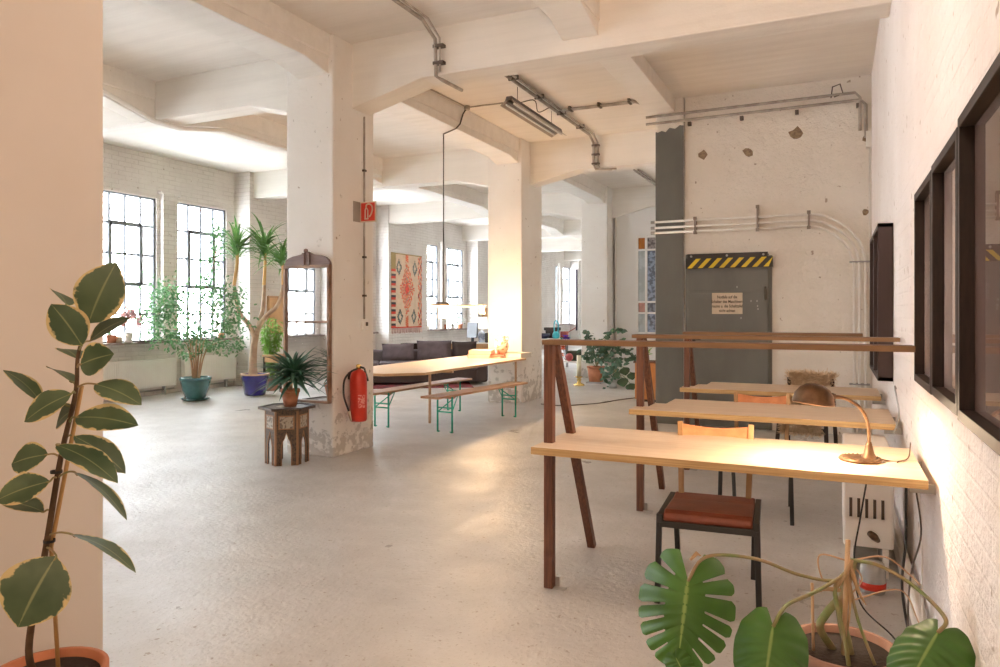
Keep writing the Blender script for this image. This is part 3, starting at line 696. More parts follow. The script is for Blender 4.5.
# ------------------------------------------------------------------ brass desk lamp
lb = onZ(869, 461, .75); t = thing('desk_lamp', (lb.x, lb.y, .75), 'brass gooseneck lamp with domed shade, lit on the nearest desk', 'lamp')
bo = Vector((lb.x-.035, lb.y-.005, 0))
mb = MB().lathe([(0, 0), (.086, 0), (.092, .006), (.086, .013), (.05, .016), (0, .016)], (bo.x, bo.y, .751), 40)
mb.lathe([(.032, .012), (.03, .022), (.022, .035), (.014, .07), (.010, .085), (0, .085)], (lb.x, lb.y, .751), 24)
for k in range(26):
    a = 2*PI*k/26; mb.lathe([(0, .007), (.007, .003), (.008, 0)], (bo.x+.08*math.cos(a), bo.y+.08*math.sin(a), .762), 8)
mb.build('base', M_brass, t)
tl = (lb-Vector((0, 0, H))); tl = tl.x*-S_+tl.y*C_
def L_(px, py, dt=0): return pt(px, py, tl+dt)
neck = bez([Vector((lb.x, lb.y, .83)), L_(869, 436), L_(867.5, 422), L_(861, 409), L_(850, 400.5), L_(841, 397.5), L_(832, 396)], 8)
MB().tube(neck, .0075, 10).build('gooseneck', M_brass, t)
MB().tube([L_(835, 396.5), L_(826, 396)], [.013, .013], 12).tube([L_(833, 396.5), L_(831, 396.3)], .016, 12).build('socket', M_brass, t)
sh = L_(813, 403); up = (Vector((0, 0, 1))+.12*(L_(800, 396)-L_(830, 396)).normalized()*-1).normalized()
rotm = Vector((0, 0, 1)).rotation_difference(up).to_matrix().to_4x4()
Rs = .089; pf = [(Rs+.003, 0), (Rs, .010), (Rs*.93, .038), (Rs*.72, .066), (Rs*.42, .084), (0, .090)]
pin = [(r_*.94 if r_ else 0, z-.004) for r_, z in pf][::-1]
shd = MB().lathe(pf+[(0, .086)]+pin[1:]+[(Rs+.003, 0)], sh, 36, M=rotm); shd.build('lamp_shade', M_brass, t)
MB().lathe([(0, -.03), (.016, -.026), (.026, -.01), (.028, .005), (.02, .025), (.012, .04), (0, .045)], sh+Vector((0, 0, .028)), 16).build('bulb', mat('lit_bulb', (1, .9, .7), .4, emit=(1, .78, .5), estr=60), t)
light('desk_lamp_light', 'POINT', sh+Vector((0, 0, .0)), 54, (1, .75, .50), .025)
MB().tube(bez([(lb.x+.05, lb.y+.02, .76), L_(897, 463), (.25, lb.y-.0, .757), (.30, lb.y+.12, .757), (.322, lb.y+.28, .80)], 8), .003, 6).build('cord', M_brass, t)
MB().tube(bez([(.315, 4.9, .70), (.34, 4.9, .82), (.335, 5.15, .95), (.345, 5.2, .94)], 6), .005, 6).build('wall_cable', M_grey)
o = bpy.data.objects['wall_cable']; tag(o, 'short grey cable rising up the brick wall at the end of the middle desk', 'cable')
# ------------------------------------------------------------------ framed pictures on the right wall
def picture(y0, y1, z0, z1, dark, label, dep=.05):
    t = thing('framed_picture', (XR, (y0+y1)/2, z0), label, 'picture', None)
    xf = XR-dep; b_ = .032
    mb = MB(); 
    for (a, b, c, d) in ((y0, y0+b_, z0, z1), (y1-b_, y1, z0, z1), (y0+b_, y1-b_, z0, z0+b_), (y0+b_, y1-b_, z1-b_, z1)): mb.box(xf, XR-.001, a, b, c, d)
    mb.build('frame', M_frame, t, .002)
    MB().box(XR-.012, XR-.002, y0+b_, y1-b_, z0+b_, z1-b_).build('print', M_printdark if dark else M_print, t)
    MB().box(XR-.018, XR-.015, y0+b_, y1-b_, z0+b_, z1-b_).build('glass', M_pglass, t)
    return t
picture(3.115, 3.745, 1.115, 1.955, False, 'farthest of three glazed dark wood frames in a row on the brick wall')
picture(2.475, 3.10, 1.118, 1.965, False, 'middle of three glazed dark wood frames in a row on the brick wall')
picture(1.60, 2.46, 1.11, 1.985, True, 'nearest of the glazed dark wood frames, cut by the photo edge, mirroring the door')
t = thing('wall_cabinet', (XR, 6.4, .93), 'deep dark maroon box frame with two panels on the far brick wall', 'cabinet')
xf = XR-.10; y0, y1, z0, z1 = 5.80, 7.15, .935, 2.06
mb = MB().box(xf, XR-.002, y0, y0+.025, z0, z1).box(xf, XR-.002, y1-.03, y1, z0, z1).box(xf, XR-.002, y0, y1, z0, z0+.03).box(xf, XR-.002, y0, y1, z1-.03, z1).box(xf, XR-.05, 6.44, 6.5, z0, z1)
mb.build('frame', M_framebox, t, .003)
MB().box(XR-.05, XR-.03, y0+.03, 6.44, z0+.03, z1-.03).build('panel', M_printdark, t); MB().box(XR-.05, XR-.03, 6.5, y1-.03, z0+.03, z1-.03).build('panel', M_printdark, t)
# ------------------------------------------------------------------ heater, pipes and cables under the desk
hx0, hx1 = .035, .275
t = thing('wall_heater', (.15, 4.6, 0), 'white enamelled heater with vertical slots under the nearest desk', 'heater')
mb = MB().box(hx0, hx1, 4.30, 5.0, .17, .67); mb.build('body', M_whitep, t, .012)
mb = MB()
for i in range(5):
    x = hx0+.03+i*.038
    mb.box(x, x+.014, 4.292, 4.299, .33, .43)
for i in range(5): x = hx0+.03+i*.038; mb.box(x, x+.014, 4.292, 4.299, .33, .34)
mb.build('slot', M_clip, t)
MB().box(hx0+.02, hx0+.05, 4.35, 4.95, 0, .17).box(hx1-.05, hx1-.02, 4.35, 4.95, 0, .17).build('foot', M_whitep, t)
MB().tube([(.20, 4.28, .22), (.18, 4.24, .25), (.16, 4.22, .27)], [.012, .02, .016], 10).build('valve', M_brass, t)
vv = MB().lathe([(0, 0), (.055, 0), (.06, .02), (.06, .12), (.05, .15), (0, .15)], (.17, 4.13, 0), 18); o = vv.build('paint_tin', [M_grey], loc=(.17, 4.13, 0)); tag(o, 'small metal tin with a red band on the floor beside the heater', 'tin')
MB().lathe([(.0605, .02), (.0615, .02), (.0615, .055), (.0605, .055)], (.17, 4.13, 0), 18).build('red_band', M_signred, o)
for k, (x, z, r_, m_, lb_) in enumerate(((.335, .10, .022, M_pipe, 'upper white pipe along the foot of the brick wall'), (.325, .045, .022, M_pipe, 'lower white pipe along the foot of the brick wall'))):
    o = MB().tube([(x, 1.2, z), (x, 9.0, z)], r_, 10).build('skirting_pipe', m_, loc=(x, 5, z)); tag(o, lb_, 'pipe')
def cable(pts, r, m, label, name='power_cable'):
    o = MB().tube(bez(pts, 8), r, 6).build(name, m, loc=Vector(pts[0])); return tag(o, label, 'cable')
cable([(.13, 3.6, .71), (.10, 3.63, .5), (.075, 3.65, .3), (.10, 3.6, .12), (.22, 3.55, .02), (.29, 3.3, .01)], .004, M_black, 'thin black cable hanging in front of the white heater')
cable([(.27, 3.5, .71), (.27, 3.52, .45), (.255, 3.5, .25), (.28, 3.4, .05), (.285, 2.9, .012)], .006, M_black, 'thick black cable hanging from the desk end beside the brick wall')
cable([(.30, 3.45, .70), (.32, 3.45, .5), (.28, 3.42, .33), (.265, 3.3, .1), (.28, 2.7, .012)], .004, M_clip, 'brown cable looping beside the thick black cable under the desk')
cable([(.33, 3.7, .70), (.345, 3.7, .4), (.34, 3.6, .16), (.30, 3.0, .02), (.28, 2.3, .01)], .005, M_pipe, 'white cable down the brick wall under the nearest desk')
# ------------------------------------------------------------------ potted monstera
po = onZ(845, 652, .31); po = Vector((po.x, po.y, 0))
po.x -= .005; po.y += .05
t = thing('potted_monstera', (po.x, po.y, 0), 'leggy monstera in a terracotta pot at the foot of the brick wall', 'plant')
def pot(t, c, R, h, m, soil=True, rim=.03, taper=.72, name='pot', n=32):
    x, y, z = c
    p = MB().lathe([(0, 0), (R*taper, 0), (R*.95, h-rim), (R*.95, h-rim), (R, h-rim), (R, h), (R*.9, h), (R*.86, h-.04), (0, h-.04)], (x, y, z), n)
    o = p.build(name, m, t)
    if soil: MB().lathe([(0, 0), (R*.86, 0), (R*.87, -.012)][::-1], (x, y, z+h-.022), n).build('soil', M_soil, t)
    return o
pot(t, po, .175, .31, M_oldterra)
tb = po.y*C_-po.x*S_
def Q(px, py, dt=0): return pt(px, py, tb+dt)
MB().tube(bez([Vector((po.x+.02, po.y, .28)), Q(841, 612), Q(845, 588), Q(850, 570), Q(853, 559)], 6), [.016]*25, 10).build('stem', M_mstem, t)
MB().tube(bez([Vector((po.x-.03, po.y+.02, .28)), Q(820, 628), Q(826, 614), Q(838, 600)], 6), .013, 10).build('stem', M_mstem, t)
MB().tube([(po.x+.0, po.y-.02, .27), Q(848, 540, -.02)], .008, 8).build('stake', M_stake, t)
MB().tube([(po.x-.09, po.y-.03, .27), Q(812, 583, .02)], .005, 8).build('stake', M_stake, t)
def monstera_leaf(c, tip, nrm, R, split, WF=1.0, name='leaf'):
    """heart shaped leaf: rays leave the midrib obliquely, slits run between them"""
    d = (tip-c); L = d.length; d = d/L; nv = Vector(nrm); nv = (nv-d*nv.dot(d)).normalized(); sd = d.cross(nv)
    keys = [(0, 158, .34), (.04, 140, .44), (.12, 112, .50), (.28, 86, .52), (.45, 72, .50), (.62, 58, .43), (.78, 42, .33), (.92, 22, .20), (1, 0, .14)]
    def kf(u):
        for (a, b) in zip(keys[:-1], keys[1:]):
            if u <= b[0]:
                w_ = (u-a[0])/(b[0]-a[0]); return math.radians(a[1]+(b[1]-a[1])*w_), a[2]+(b[2]-a[2])*w_
        return 0, keys[-1][2]
    mb = MB(); K = 240; S = 7; ML = .86*L
    rr = random.Random(int(c.x*1000))
    for s_ in (-1, 1):
        gaps = [(.095+rr.uniform(-.01, .01), .007), (.20+rr.uniform(-.01, .01), .010), (.33, .012), (.46+rr.uniform(-.01, .01), .012), (.59, .011), (.72, .009)] if split else []
        rows = []
        for k in range(K+1):
            u = k/K; ph, ln = kf(u); f = 1.0
            for (g, w_) in gaps:
                dd = abs(u-g)
                if dd < w_: f = .34+.16*g+.02*(dd/w_)
                else: f = min(f, 1-.08*math.exp(-((dd-w_)/.014)**2))
            base = c+d*ML*u; dr = d*math.cos(ph)+sd*s_*math.sin(ph)
            row = []
            for q in range(S+1):
                r_ = ln*L*WF*f*q/S; p = base+dr*r_-nv*(1.3*r_*r_/L+.10*L*u*u)+nv*.004*math.sin(u*60)*q/S
                row.append((p, r_/(ln*L)))
            rows.append(row)
        b = len(mb.v)
        for row in rows: mb.v += [p for p, _ in row]
        for k in range(K):
            for q in range(S):
                a = b+k*(S+1)+q
                mb.uv[len(mb.f)] = [(k/K, .5+.5*q/S*s_), (k/K, .5+.5*(q+1)/S*s_), ((k+1)/K, .5+.5*(q+1)/S*s_), ((k+1)/K, .5+.5*q/S*s_)]
                mb.f.append([a, a+1, a+S+2, a+S+1]); mb.m.append(0); mb.sm.append(True)
    return mb.build(name, L_mon, t)
camv = lambda p: (Vector((0, 0, H))-p).normalized()
c = Q(688, 580, -.10); monstera_leaf(c, Q(677, 668, -.20), camv(c)+Vector((0, 0, .3)), .16, True, 1.16)
c = Q(773, 626, -.25); monstera_leaf(c, Q(762, 700, -.38), camv(c)+Vector((0, 0, .5)), .15, False, .95)
c = Q(938, 632, -.28); monstera_leaf(c, Q(902, 690, -.40), camv(c)+Vector((-.2, 0, .6)), .15, False, .85)
c = Q(676, 658, -.2); monstera_leaf(c, Q(690, 685, -.25), camv(c)+Vector((0, .4, -.3)), .08, False)
jn = Q(850, 570)
MB().tube(bez([Q(853, 559), Q(838, 580), Q(800, 575, -.04), Q(760, 560, -.07), Q(722, 555, -.09), Q(701, 560, -.1), Q(688, 581, -.10)], 8), .0055, 8).build('petiole', M_mstem, t)
MB().tube(bez([Q(845, 575), Q(815, 592, -.08), Q(790, 603, -.16), Q(781, 612, -.22), Q(773, 627, -.25)], 8), .006, 8).build('petiole', M_mstem, t)
MB().tube(bez([Q(853, 560), Q(880, 566, -.06), Q(915, 587, -.15), Q(945, 618, -.27), Q(938, 633, -.28)], 8), .006, 8).build('petiole', M_mstem, t)
MB().tube(bez([Q(850, 568), Q(835, 590, -.03), Q(845, 640, -.08), Q(852, 690, -.1)], 8), .007, 8).build('petiole', M_mstem, t)
MB().tube(bez([Q(848, 575), Q(858, 620, -.05), Q(875, 665, -.1)], 8), .005, 8).build('petiole', M_mstem, t)
dr = MB()
for a_, b2, c2 in (((852, 560), (845, 575), (838, 588)), ((840, 590), (826, 589), (818, 592)), ((850, 565), (858, 590), (866, 605)), ((846, 570), (850, 600), (848, 630)), ):
    dr.tube(bez([Q(*a_, -.02), Q(*b2, -.03), Q(*c2, -.02)], 5), [.006, .008, .009, .007, .006, .006, .005, .004, .004, .003, .002][:11], 6)
dr.build('dry_sheath', M_dry, t)
ar = MB().tube(bez([Q(852, 562), Q(820, 555, .02), Q(822, 578, .03), Q(832, 580, .02)], 8), .003, 6).tube(bez([Q(852, 560), Q(885, 557, .05), Q(910, 575, .04), Q(920, 585, 0)], 8), .003, 6).tube(bez([Q(853, 565), Q(862, 580, .05), Q(850, 600, .05), Q(900, 590, .08), Q(920, 625, .06)], 8), .0025, 6)
ar.build('aerial_root', M_bark, t)
MB().tube([Q(690, 560, -.1), Q(697, 553, -.1), Q(701, 556, -.1)], [.004, .007, .002], 6).build('dry_bud', M_dry, t)
# ------------------------------------------------------------------ rubber plant in the left foreground
tr = 2.10
rp = pt(46, 672, 2.13)
t = thing('rubber_plant', (rp.x, rp.y, 0), 'tall variegated rubber plant beside the tan wall, largest leaves in view', 'plant')
pot(t, (rp.x, rp.y, 0), .165, rp.z, M_terra)
def V(x, y, dt=0): return pt(x*.64, 240+y*.64, tr+dt)
stem = bez([(rp.x-.01, rp.y, rp.z-.04), V(45, 640), V(72, 480), V(95, 340), V(118, 240), V(122, 180), V(138, 128)], 8)
MB().tube(stem, [.011-.007*i/(len(stem)-1) for i in range(len(stem))], 10).build('stem', M_stem, t)
MB().tube([(rp.x+.03, rp.y+.02, rp.z-.04), V(80, 480, .02), V(128, 228, .02)], .006, 8).build('cane', M_cane, t)
tie = MB()
for (x, y) in ((77, 470), (88, 362)): 
    p = V(x, y); tie.lathe([(.016, -.004), (.016, .004)], p, 12)
tie.build('tie', M_black, t)
LV = [(138, 130, 182, 35, 66, .0), (128, 165, 80, 100, 52, -.05), (105, 102, 82, 78, 14, .06), (140, 158, 203, 122, 20, .1), (125, 195, 178, 178, 44, -.06), (122, 186, 97, 170, 20, .07),
      (112, 222, 75, 200, 10, .08), (148, 225, 221, 258, 36, -.03), (65, 255, 5, 203, 22, -.02), (112, 240, 38, 284, 34, -.07), (118, 277, 216, 290, 40, -.08), (115, 306, 196, 365, 36, .04),
      (88, 320, 184, 380, 34, -.1), (75, 335, 18, 350, 42, .05), (78, 377, -8, 408, 40, -.09), (68, 425, 2, 410, 24, -.02), (115, 362, 198, 438, 15, -.05), (110, 459, 212, 520, 17, -.08), (88, 494, 28, 605, 92, -.12), (116, 265, 88, 290, 20, .03)]
cv = Vector((S_, -C_, 0))
for k, (bx, by, tx, ty, wd, dt) in enumerate(LV):
    b = V(bx, by, dt*.5); e = V(tx, ty, dt)
    real = max(.09, min(wd*.64/F*tr*1.05, .2)); wid = wd*.64/F*tr
    ca = min(1, wid/real); ang = math.acos(ca)
    d = (e-b).normalized(); cv = (Vector((0, 0, H))-(b+e)/2).normalized(); n0 = (cv-d*cv.dot(d)).normalized(); sd = d.cross(n0)
    sgn = -1 if sd.z > 0 else 1
    nv = n0*math.cos(ang)+sd*math.sin(ang)*(1 if sd.z > 0 else -1)
    lf = MB().leaf(b, e, real*1.08, nv, curl=.07, droop=0, shape=.92, seg=12, fold=.12)
    # nearest stem point
    sp = min(stem, key=lambda q: (q-b).length+abs(q.z-(b.z-.02))*.5)
    lf2 = lf.build('leaf', L_rubber, t)
    if (sp-b).length > .012:
        MB().tube(bez([sp, sp.lerp(b, .5)+Vector((0, 0, .006)), b, b.lerp(e, .08)], 4), .003, 6).build('petiole', M_mstem, t)
# ------------------------------------------------------------------ first column: extinguisher, sign, switch, mirror
ex = onX(358.5, 392, CR+.11); 
t = thing('fire_extinguisher', (ex.x, ex.y, .33), 'red fire extinguisher hung on the near column below the red sign', 'fire extinguisher')
R_ = .085; zb_ = .335
MB().lathe([(0, 0), (R_*.9, 0), (R_, .02), (R_, .44), (R_*.85, .485), (R_*.45, .515), (R_*.3, .52), (0, .52)], (ex.x, ex.y, zb_), 28).build('cylinder', M_red, t)
MB().lathe([(0, .52), (.025, .52), (.025, .56), (.012, .57), (0, .57)], (ex.x, ex.y, zb_), 12).build('valve', M_brassb, t)
MB().beam((ex.x+.01, ex.y, zb_+.545), (ex.x+.05, ex.y+.03, zb_+.53), .03, .02).beam((ex.x+.05, ex.y+.03, zb_+.53), (ex.x+.085, ex.y+.045, zb_+.40), .03, .015).build('handle', M_black, t, .003)
ho = [(ex.x, ex.y, zb_+.53), (ex.x-.01, ex.y-.12, zb_+.50), (ex.x-.02, ex.y-.205, zb_+.42), (ex.x-.02, ex.y-.21, zb_+.27), (ex.x, ex.y-.16, zb_+.12)]
MB().tube(bez(ho, 8), .010, 8).build('hose', M_black, t)
MB().tube([ho[-1], (ex.x+.005, ex.y-.13, zb_+.02)], [.017, .009], 10).build('nozzle', M_signcream, t)
# pale printed panel wrapped on the cylinder
lab = MB(); vs = []
for z in (.14, .27):
    for k in range(7): a = -1.35+.5*k/6*1.8; vs.append((ex.x+(R_+.0012)*math.cos(a+.35), ex.y+(R_+.0012)*math.sin(a+.35), zb_+z))
lab.add(vs, [(k, k+1, k+8, k+7) for k in range(6)], 0, True); lab.build('print_panel', mat('worn_print', (0.70, 0.28, 0.22), .5, col2=(0.56, .05, .03), scale=60, lo=.45, hi=.5), t)
MB().box(CR+.001, CR+.03, ex.y-.03, ex.y+.03, .75, .82).build('wall_hook', M_black, t)
sgc = onY(368, 211.5, 6.15); t = thing('fire_hose_sign', (CR, 6.15, 2.4), 'red and white fire extinguisher pictogram sign projecting from the near column', 'sign')
SY = onX(360.3, 210, CR+.012).y; a = onY(360.3, 202.3, SY); b = onY(375.8, 221.5, SY)
MB().box(a.x, b.x, SY, SY+.008, b.z, a.z).build('sign_panel', M_signcream, t)
MB().box(a.x+.012, b.x-.012, SY-.003, SY, b.z+.012, a.z-.012).build('red_field', M_signred, t)
q = onX(353, 202.5, CR+.004)
MB().add([(CR+.004, q.y, b.z), (a.x, SY+.002, b.z), (a.x, SY+.002, a.z), (CR+.004, q.y, a.z), (CR+.006, q.y+.006, b.z), (a.x, SY+.008, b.z), (a.x, SY+.008, a.z), (CR+.006, q.y+.006, a.z)], [(0, 1, 2, 3), (7, 6, 5, 4), (3, 2, 6, 7), (0, 4, 5, 1), (0, 3, 7, 4), (1, 5, 6, 2)]).build('side_flap', mat('flap_grey', (0.36, 0.31, 0.25), .6), t)
W_ = b.x-a.x; Hh = a.z-b.z
def sp_(u, v): return Vector((a.x+W_*u, SY-.004, b.z+Hh*v))
ic = MB().beam(sp_(.33, .17), sp_(.33, .60), .013, .002, up=(0, 1, 0)).beam(sp_(.5, .17), sp_(.5, .60), .013, .002, up=(0, 1, 0)).beam(sp_(.29, .16), sp_(.54, .16), .013, .002, up=(0, 1, 0)).tube(bez([sp_(.33, .60), sp_(.40, .70), sp_(.50, .60)], 4), .006, 6)
ic.tube(bez([sp_(.40, .70), sp_(.42, .84), sp_(.60, .88), sp_(.76, .78), sp_(.80, .6), sp_(.72, .38), sp_(.60, .24)], 6), .008, 6)
ic.build('extinguisher_symbol', M_signcream, t)
# conduit down the column with switch
c = onX(364, 324, CR+.01)
t = thing('light_switch', (CR, c.y, 1.3), 'small white switch at the end of a thin conduit on the near column', 'switch')
MB().box(CR+.001, CR+.035, c.y-.045, c.y+.045, c.z-.06, c.z+.05).build('switch_plate', M_whitep, t, .004)
MB().box(CR+.035, CR+.042, c.y-.005, c.y+.03, c.z-.02, c.z+.02).build('toggle', M_clip, t, .002)
MB().tube([(CR+.014, c.y, c.z+.05), (CR+.014, c.y, 3.46)], .010, 8).build('conduit', M_conduit, t)
for z in (1.6, 2.0, 2.9): MB().box(CR, CR+.03, c.y-.02, c.y+.02, z-.01, z+.01).build('clip', M_clip, t)
# mirror
my = 5.7-.045
p0 = onY(284.5, 403, my); p1 = onY(330, 263, my); t = thing('wall_mirror', ((p0.x+p1.x)/2, my, .5), 'tall arched wooden mirror leaning against the near column', 'mirror')
x0, x1, zb_, zt = p0.x, p1.x, onY(310, 402.5, my).z, onY(310, 266, my).z
fw = .026; zm = onY(310, 322, my).z
mb = MB().box(x0, x0+fw, my-.02, my+.03, zb_, zt).box(x1-fw, x1, my-.02, my+.03, zb_, zt).box(x0, x1, my-.02, my+.03, zb_, zb_+fw).box(x0, x1, my-.02, my+.03, zt-fw*.8, zt+.01).box(x0+fw, x1-fw, my-.012, my+.02, zm-.012, zm+.012)
mb.build('frame', mat('mirror_frame_wood', (0.34, 0.19, 0.11), .4, col2=(0.16, 0.08, 0.045), scale=6), t, .004)
xc = (x0+x1)/2; hw = (x1-x0)/2; top = onY(305, 251, my).z
arch = [(x0, zt), (x1, zt)]
crest = [(1, .02), (.985, .20), (.92, .40), (.80, .56), (.62, .66), (.42, .72), (.26, .78), (.13, .88), (.05, .96)]
for (u, v) in crest: arch.append((xc+hw*u, zt+(top-zt)*v))
for (u, v) in crest[::-1]: arch.append((xc-hw*u, zt+(top-zt)*v))
M_crest = mat('mirror_crest_wood', (0.20, 0.12, 0.095), .45, col2=(0.14, 0.08, 0.06), scale=5, stretch=(1, 1, 6))
MB().prism(arch, 'y', my-.005, my+.03).build('crest', M_crest, t, .004)
MB().box(xc-.045, xc-.02, my-.022, my-.004, zt, top-.02).box(xc+.02, xc+.045, my-.022, my-.004, zt, top-.02).lathe([(0, -.022), (.02, -.015), (.022, 0), (.02, .015), (0, .022)], (xc, my-.015, top-.0), 14).build('carved_ornament', M_crest, t)
M_mir = mat('mirror_silver', (0.9, .9, .88), 0.02, metal=1.0, col2=(0.9, .9, .88))
MB().box(x0+fw, x1-fw, my+.002, my+.008, zm+.012, zt-fw*.8).build('mirror_glass', M_mir, t); MB().box(x0+fw, x1-fw, my+.002, my+.008, zb_+fw, zm-.012).build('mirror_glass', M_mir, t)
# hexagonal inlaid stool
hc = onZ(288, 455, 0); hc = Vector((-4.62, 5.36, 0)); hz = .53
hc = pt(287.0, 408, 6.86); hc.z = 0
t = thing('inlaid_side_table', (hc.x, hc.y, 0), 'dark hexagonal table with inlay and arches beneath the mirror', 'table')
a0 = TH+PI/6*0+.26
def hexpts(R, a=a0): return [(hc.x+R*math.cos(a+PI/3*k), hc.y+R*math.sin(a+PI/3*k)) for k in range(6)]
M_inl = mat('inlay_dark', (0.045, 0.030, 0.024), .45, col2=(0.12, 0.07, 0.04), scale=60, lo=.5, hi=.6)
M_pearl = mat('inlay_pearl', (0.42, 0.36, 0.28), .35, col2=(0.16, 0.12, 0.09), scale=45, lo=.42, hi=.5)
M_stripe = mat('inlay_stripe', (0.34, 0.17, 0.08), .5)
MB().prism(hexpts(.265), 'z', hz-.018, hz).build('tabletop', M_inl, t, .003)
mb = MB(); o6 = hexpts(.265); i6 = hexpts(.225)
for k in range(6):
    a, b, c, d = o6[k], o6[(k+1) % 6], i6[(k+1) % 6], i6[k]
    mb.prism([a, b, c, d], 'z', hz, hz+.008)
mb.build('raised_rim', M_darkwood, t); MB().prism(hexpts(.10), 'z', hz, hz+.003).build('inlay_star', M_pearl, t)
R6 = .20; P6 = hexpts(R6)
for k in range(6):
    A = Vector((*P6[k], 0)); B = Vector((*P6[(k+1) % 6], 0)); u = (B-A); Lw = u.length; u.normalize(); nrm = Vector((u.y, -u.x, 0))
    Mx = Matrix(((u.x, nrm.x, 0, A.x), (u.y, nrm.y, 0, A.y), (0, 0, 1, 0), (0, 0, 0, 1)))
    h1 = hz-.018
    # side as a plate with a pointed arch opening: left leg, right leg and the top field
    ar_ = [(.27, .0), (.27, .17), (.32, .22), (.41, .25), (.5, .31), (.59, .25), (.68, .22), (.73, .17), (.73, 0)]
    poly = [(0, 0)]+[(Lw*a, b) for a, b in ar_]+[(Lw, 0), (Lw, h1), (0, h1)]
    L1 = [(0, 0), (Lw*.27, 0), (Lw*.27, .17), (Lw*.32, .22), (Lw*.41, .25), (Lw*.5, .31), (Lw*.5, h1), (0, h1)]
    L2 = [(Lw*.5, .31), (Lw*.59, .25), (Lw*.68, .22), (Lw*.73, .17), (Lw*.73, 0), (Lw, 0), (Lw, h1), (Lw*.5, h1)]
    mb = MB()
    for L in (L1, L2): mb.prism(L, 'y', -.012, 0, 0, Mx)
    pn = mb.build('side_panel', M_inl, t)
    MB().box(Lw*.2, Lw*.8, -.002, .003, .345, .455, 0, Mx).build('pearl_inlay', M_pearl, pn)
    mb = MB().box(Lw*.0, Lw*.06, -.003, .004, 0, h1, 0, Mx).box(Lw*.94, Lw, -.003, .004, 0, h1, 0, Mx).box(Lw*.14, Lw*.86, 0, .004, .335, .345, 0, Mx).box(Lw*.14, Lw*.86, 0, .004, .455, .465, 0, Mx).box(Lw*.14, Lw*.2, 0, .004, .335, .465, 0, Mx).box(Lw*.8, Lw*.86, 0, .004, .335, .465, 0, Mx)
    for a_, b_ in zip(ar_[:-1], ar_[1:]): mb.beam(Mx@Vector((Lw*a_[0], .002, a_[1])), Mx@Vector((Lw*b_[0], .002, b_[1])), .008, .006)
    mb.build('stripe_inlay', M_stripe, pn)
# yucca in terracotta on the stool
yc = Vector((hc.x+.02, hc.y-.02, hz+.008)); yc2 = pt(290.5, 404, 6.82); yc.x = yc2.x
t = thing('potted_yucca', yc, 'dark green spiky yucca in a small terracotta pot on the hexagonal table', 'plant')
pot(t, yc, .09, .165, M_terra, taper=.62)
top_ = yc+Vector((.08, -.04, .30))
MB().tube([yc+Vector((0, 0, .13)), yc+Vector((.005, 0, .24)), top_], [.022, .02, .018], 10).build('trunk', M_bark, t)
mb = MB(); r3 = random.Random(11)
for k in range(150):
    az = r3.uniform(0, 2*PI); el = math.asin(r3.uniform(-.35, .98)); L = r3.uniform(.26, .43)*(1 if el < .9 else .62)
    d = Vector((math.cos(az)*math.cos(el), math.sin(az)*math.cos(el), math.sin(el)))
    b = top_+Vector((0, 0, r3.uniform(-.07, .04)))
    tip = b+d*L
    if tip.y > my-.04: 
        d.y = min(d.y, (my-.05-b.y)/L); tip = b+d.normalized()*L*.7
    if tip.y > my-.03: continue
    mb.leaf(b, tip, .044, d+Vector((0, 0, 1)), curl=.05, droop=.12, shape=.6, seg=5, fold=.3)
mb.build('foliage', L_yucca, t)
# ------------------------------------------------------------------ big plants near the windows
def saucer(t, c, R, m): MB().lathe([(0, 0), (R*.8, 0), (R, .035), (R*.95, .04), (R*.8, .018), (0, .018)], c, 28).build('saucer', m, t)
fc = onZ(195.5, 400, 0); fd = fc.y*C_-fc.x*S_
t = thing('ficus_tree', (fc.x, fc.y, 0), 'bushy small leaved ficus in a teal glazed pot by the windows', 'plant')
saucer(t, fc, .225, M_teal)
sx_ = fd/F
MB().lathe([(0, .02), (.135, .02), (.165, .06), (.21, .18), (.235, .30), (.235, .33), (.25, .335), (.25, .375), (.225, .375), (.21, .33), (0, .33)], fc, 32).build('pot', M_teal, t)
MB().lathe([(.21, .335), (0, .345)], fc, 24).build('soil', M_soil, t)
def FQ(px, py, dt=0): return pt(px, py, fd+dt)
br = MB(); ends = []
r4 = random.Random(5)
for (pp) in ([(193, 378), (191, 355), (189, 338), (176, 318), (162, 300)], [(196, 378), (196, 350), (198, 330), (203, 300), (214, 262), (218, 228)], [(198, 378), (202, 352), (207, 336), (228, 318)], [(195, 378), (193, 352), (191, 330), (186, 300)], [(196, 378), (199, 352), (203, 334), (222, 295), (236, 285)], [(194, 378), (189, 352), (184, 342), (160, 338)], [(199, 378), (204, 356), (212, 345), (236, 338)]):
    q = [FQ(x, y, r4.uniform(-.25, .25)*(i/4)) for i, (x, y) in enumerate(pp)]
    q = bez(q, 5); br.tube(q, [.016*(1-.8*i/len(q)) for i in range(len(q))], 6); ends.append(q)
br.build('stem', M_bark, t)
fo = MB()
clumps = [((163, 298), 20, 17, 250), ((158, 318), 17, 13, 200), ((172, 337), 20, 10, 190), ((176, 305), 17, 20, 130), ((196, 335), 17, 12, 130), ((205, 300), 16, 20, 120), ((222, 300), 14, 16, 140), ((228, 325), 20, 14, 220), ((215, 345), 18, 9, 110), ((236, 300), 9, 20, 100), ((213, 258), 9, 16, 70), ((218, 235), 8, 12, 60), ((205, 278), 10, 10, 50), ((240, 345), 6, 8, 30), ((188, 352), 10, 8, 40)]
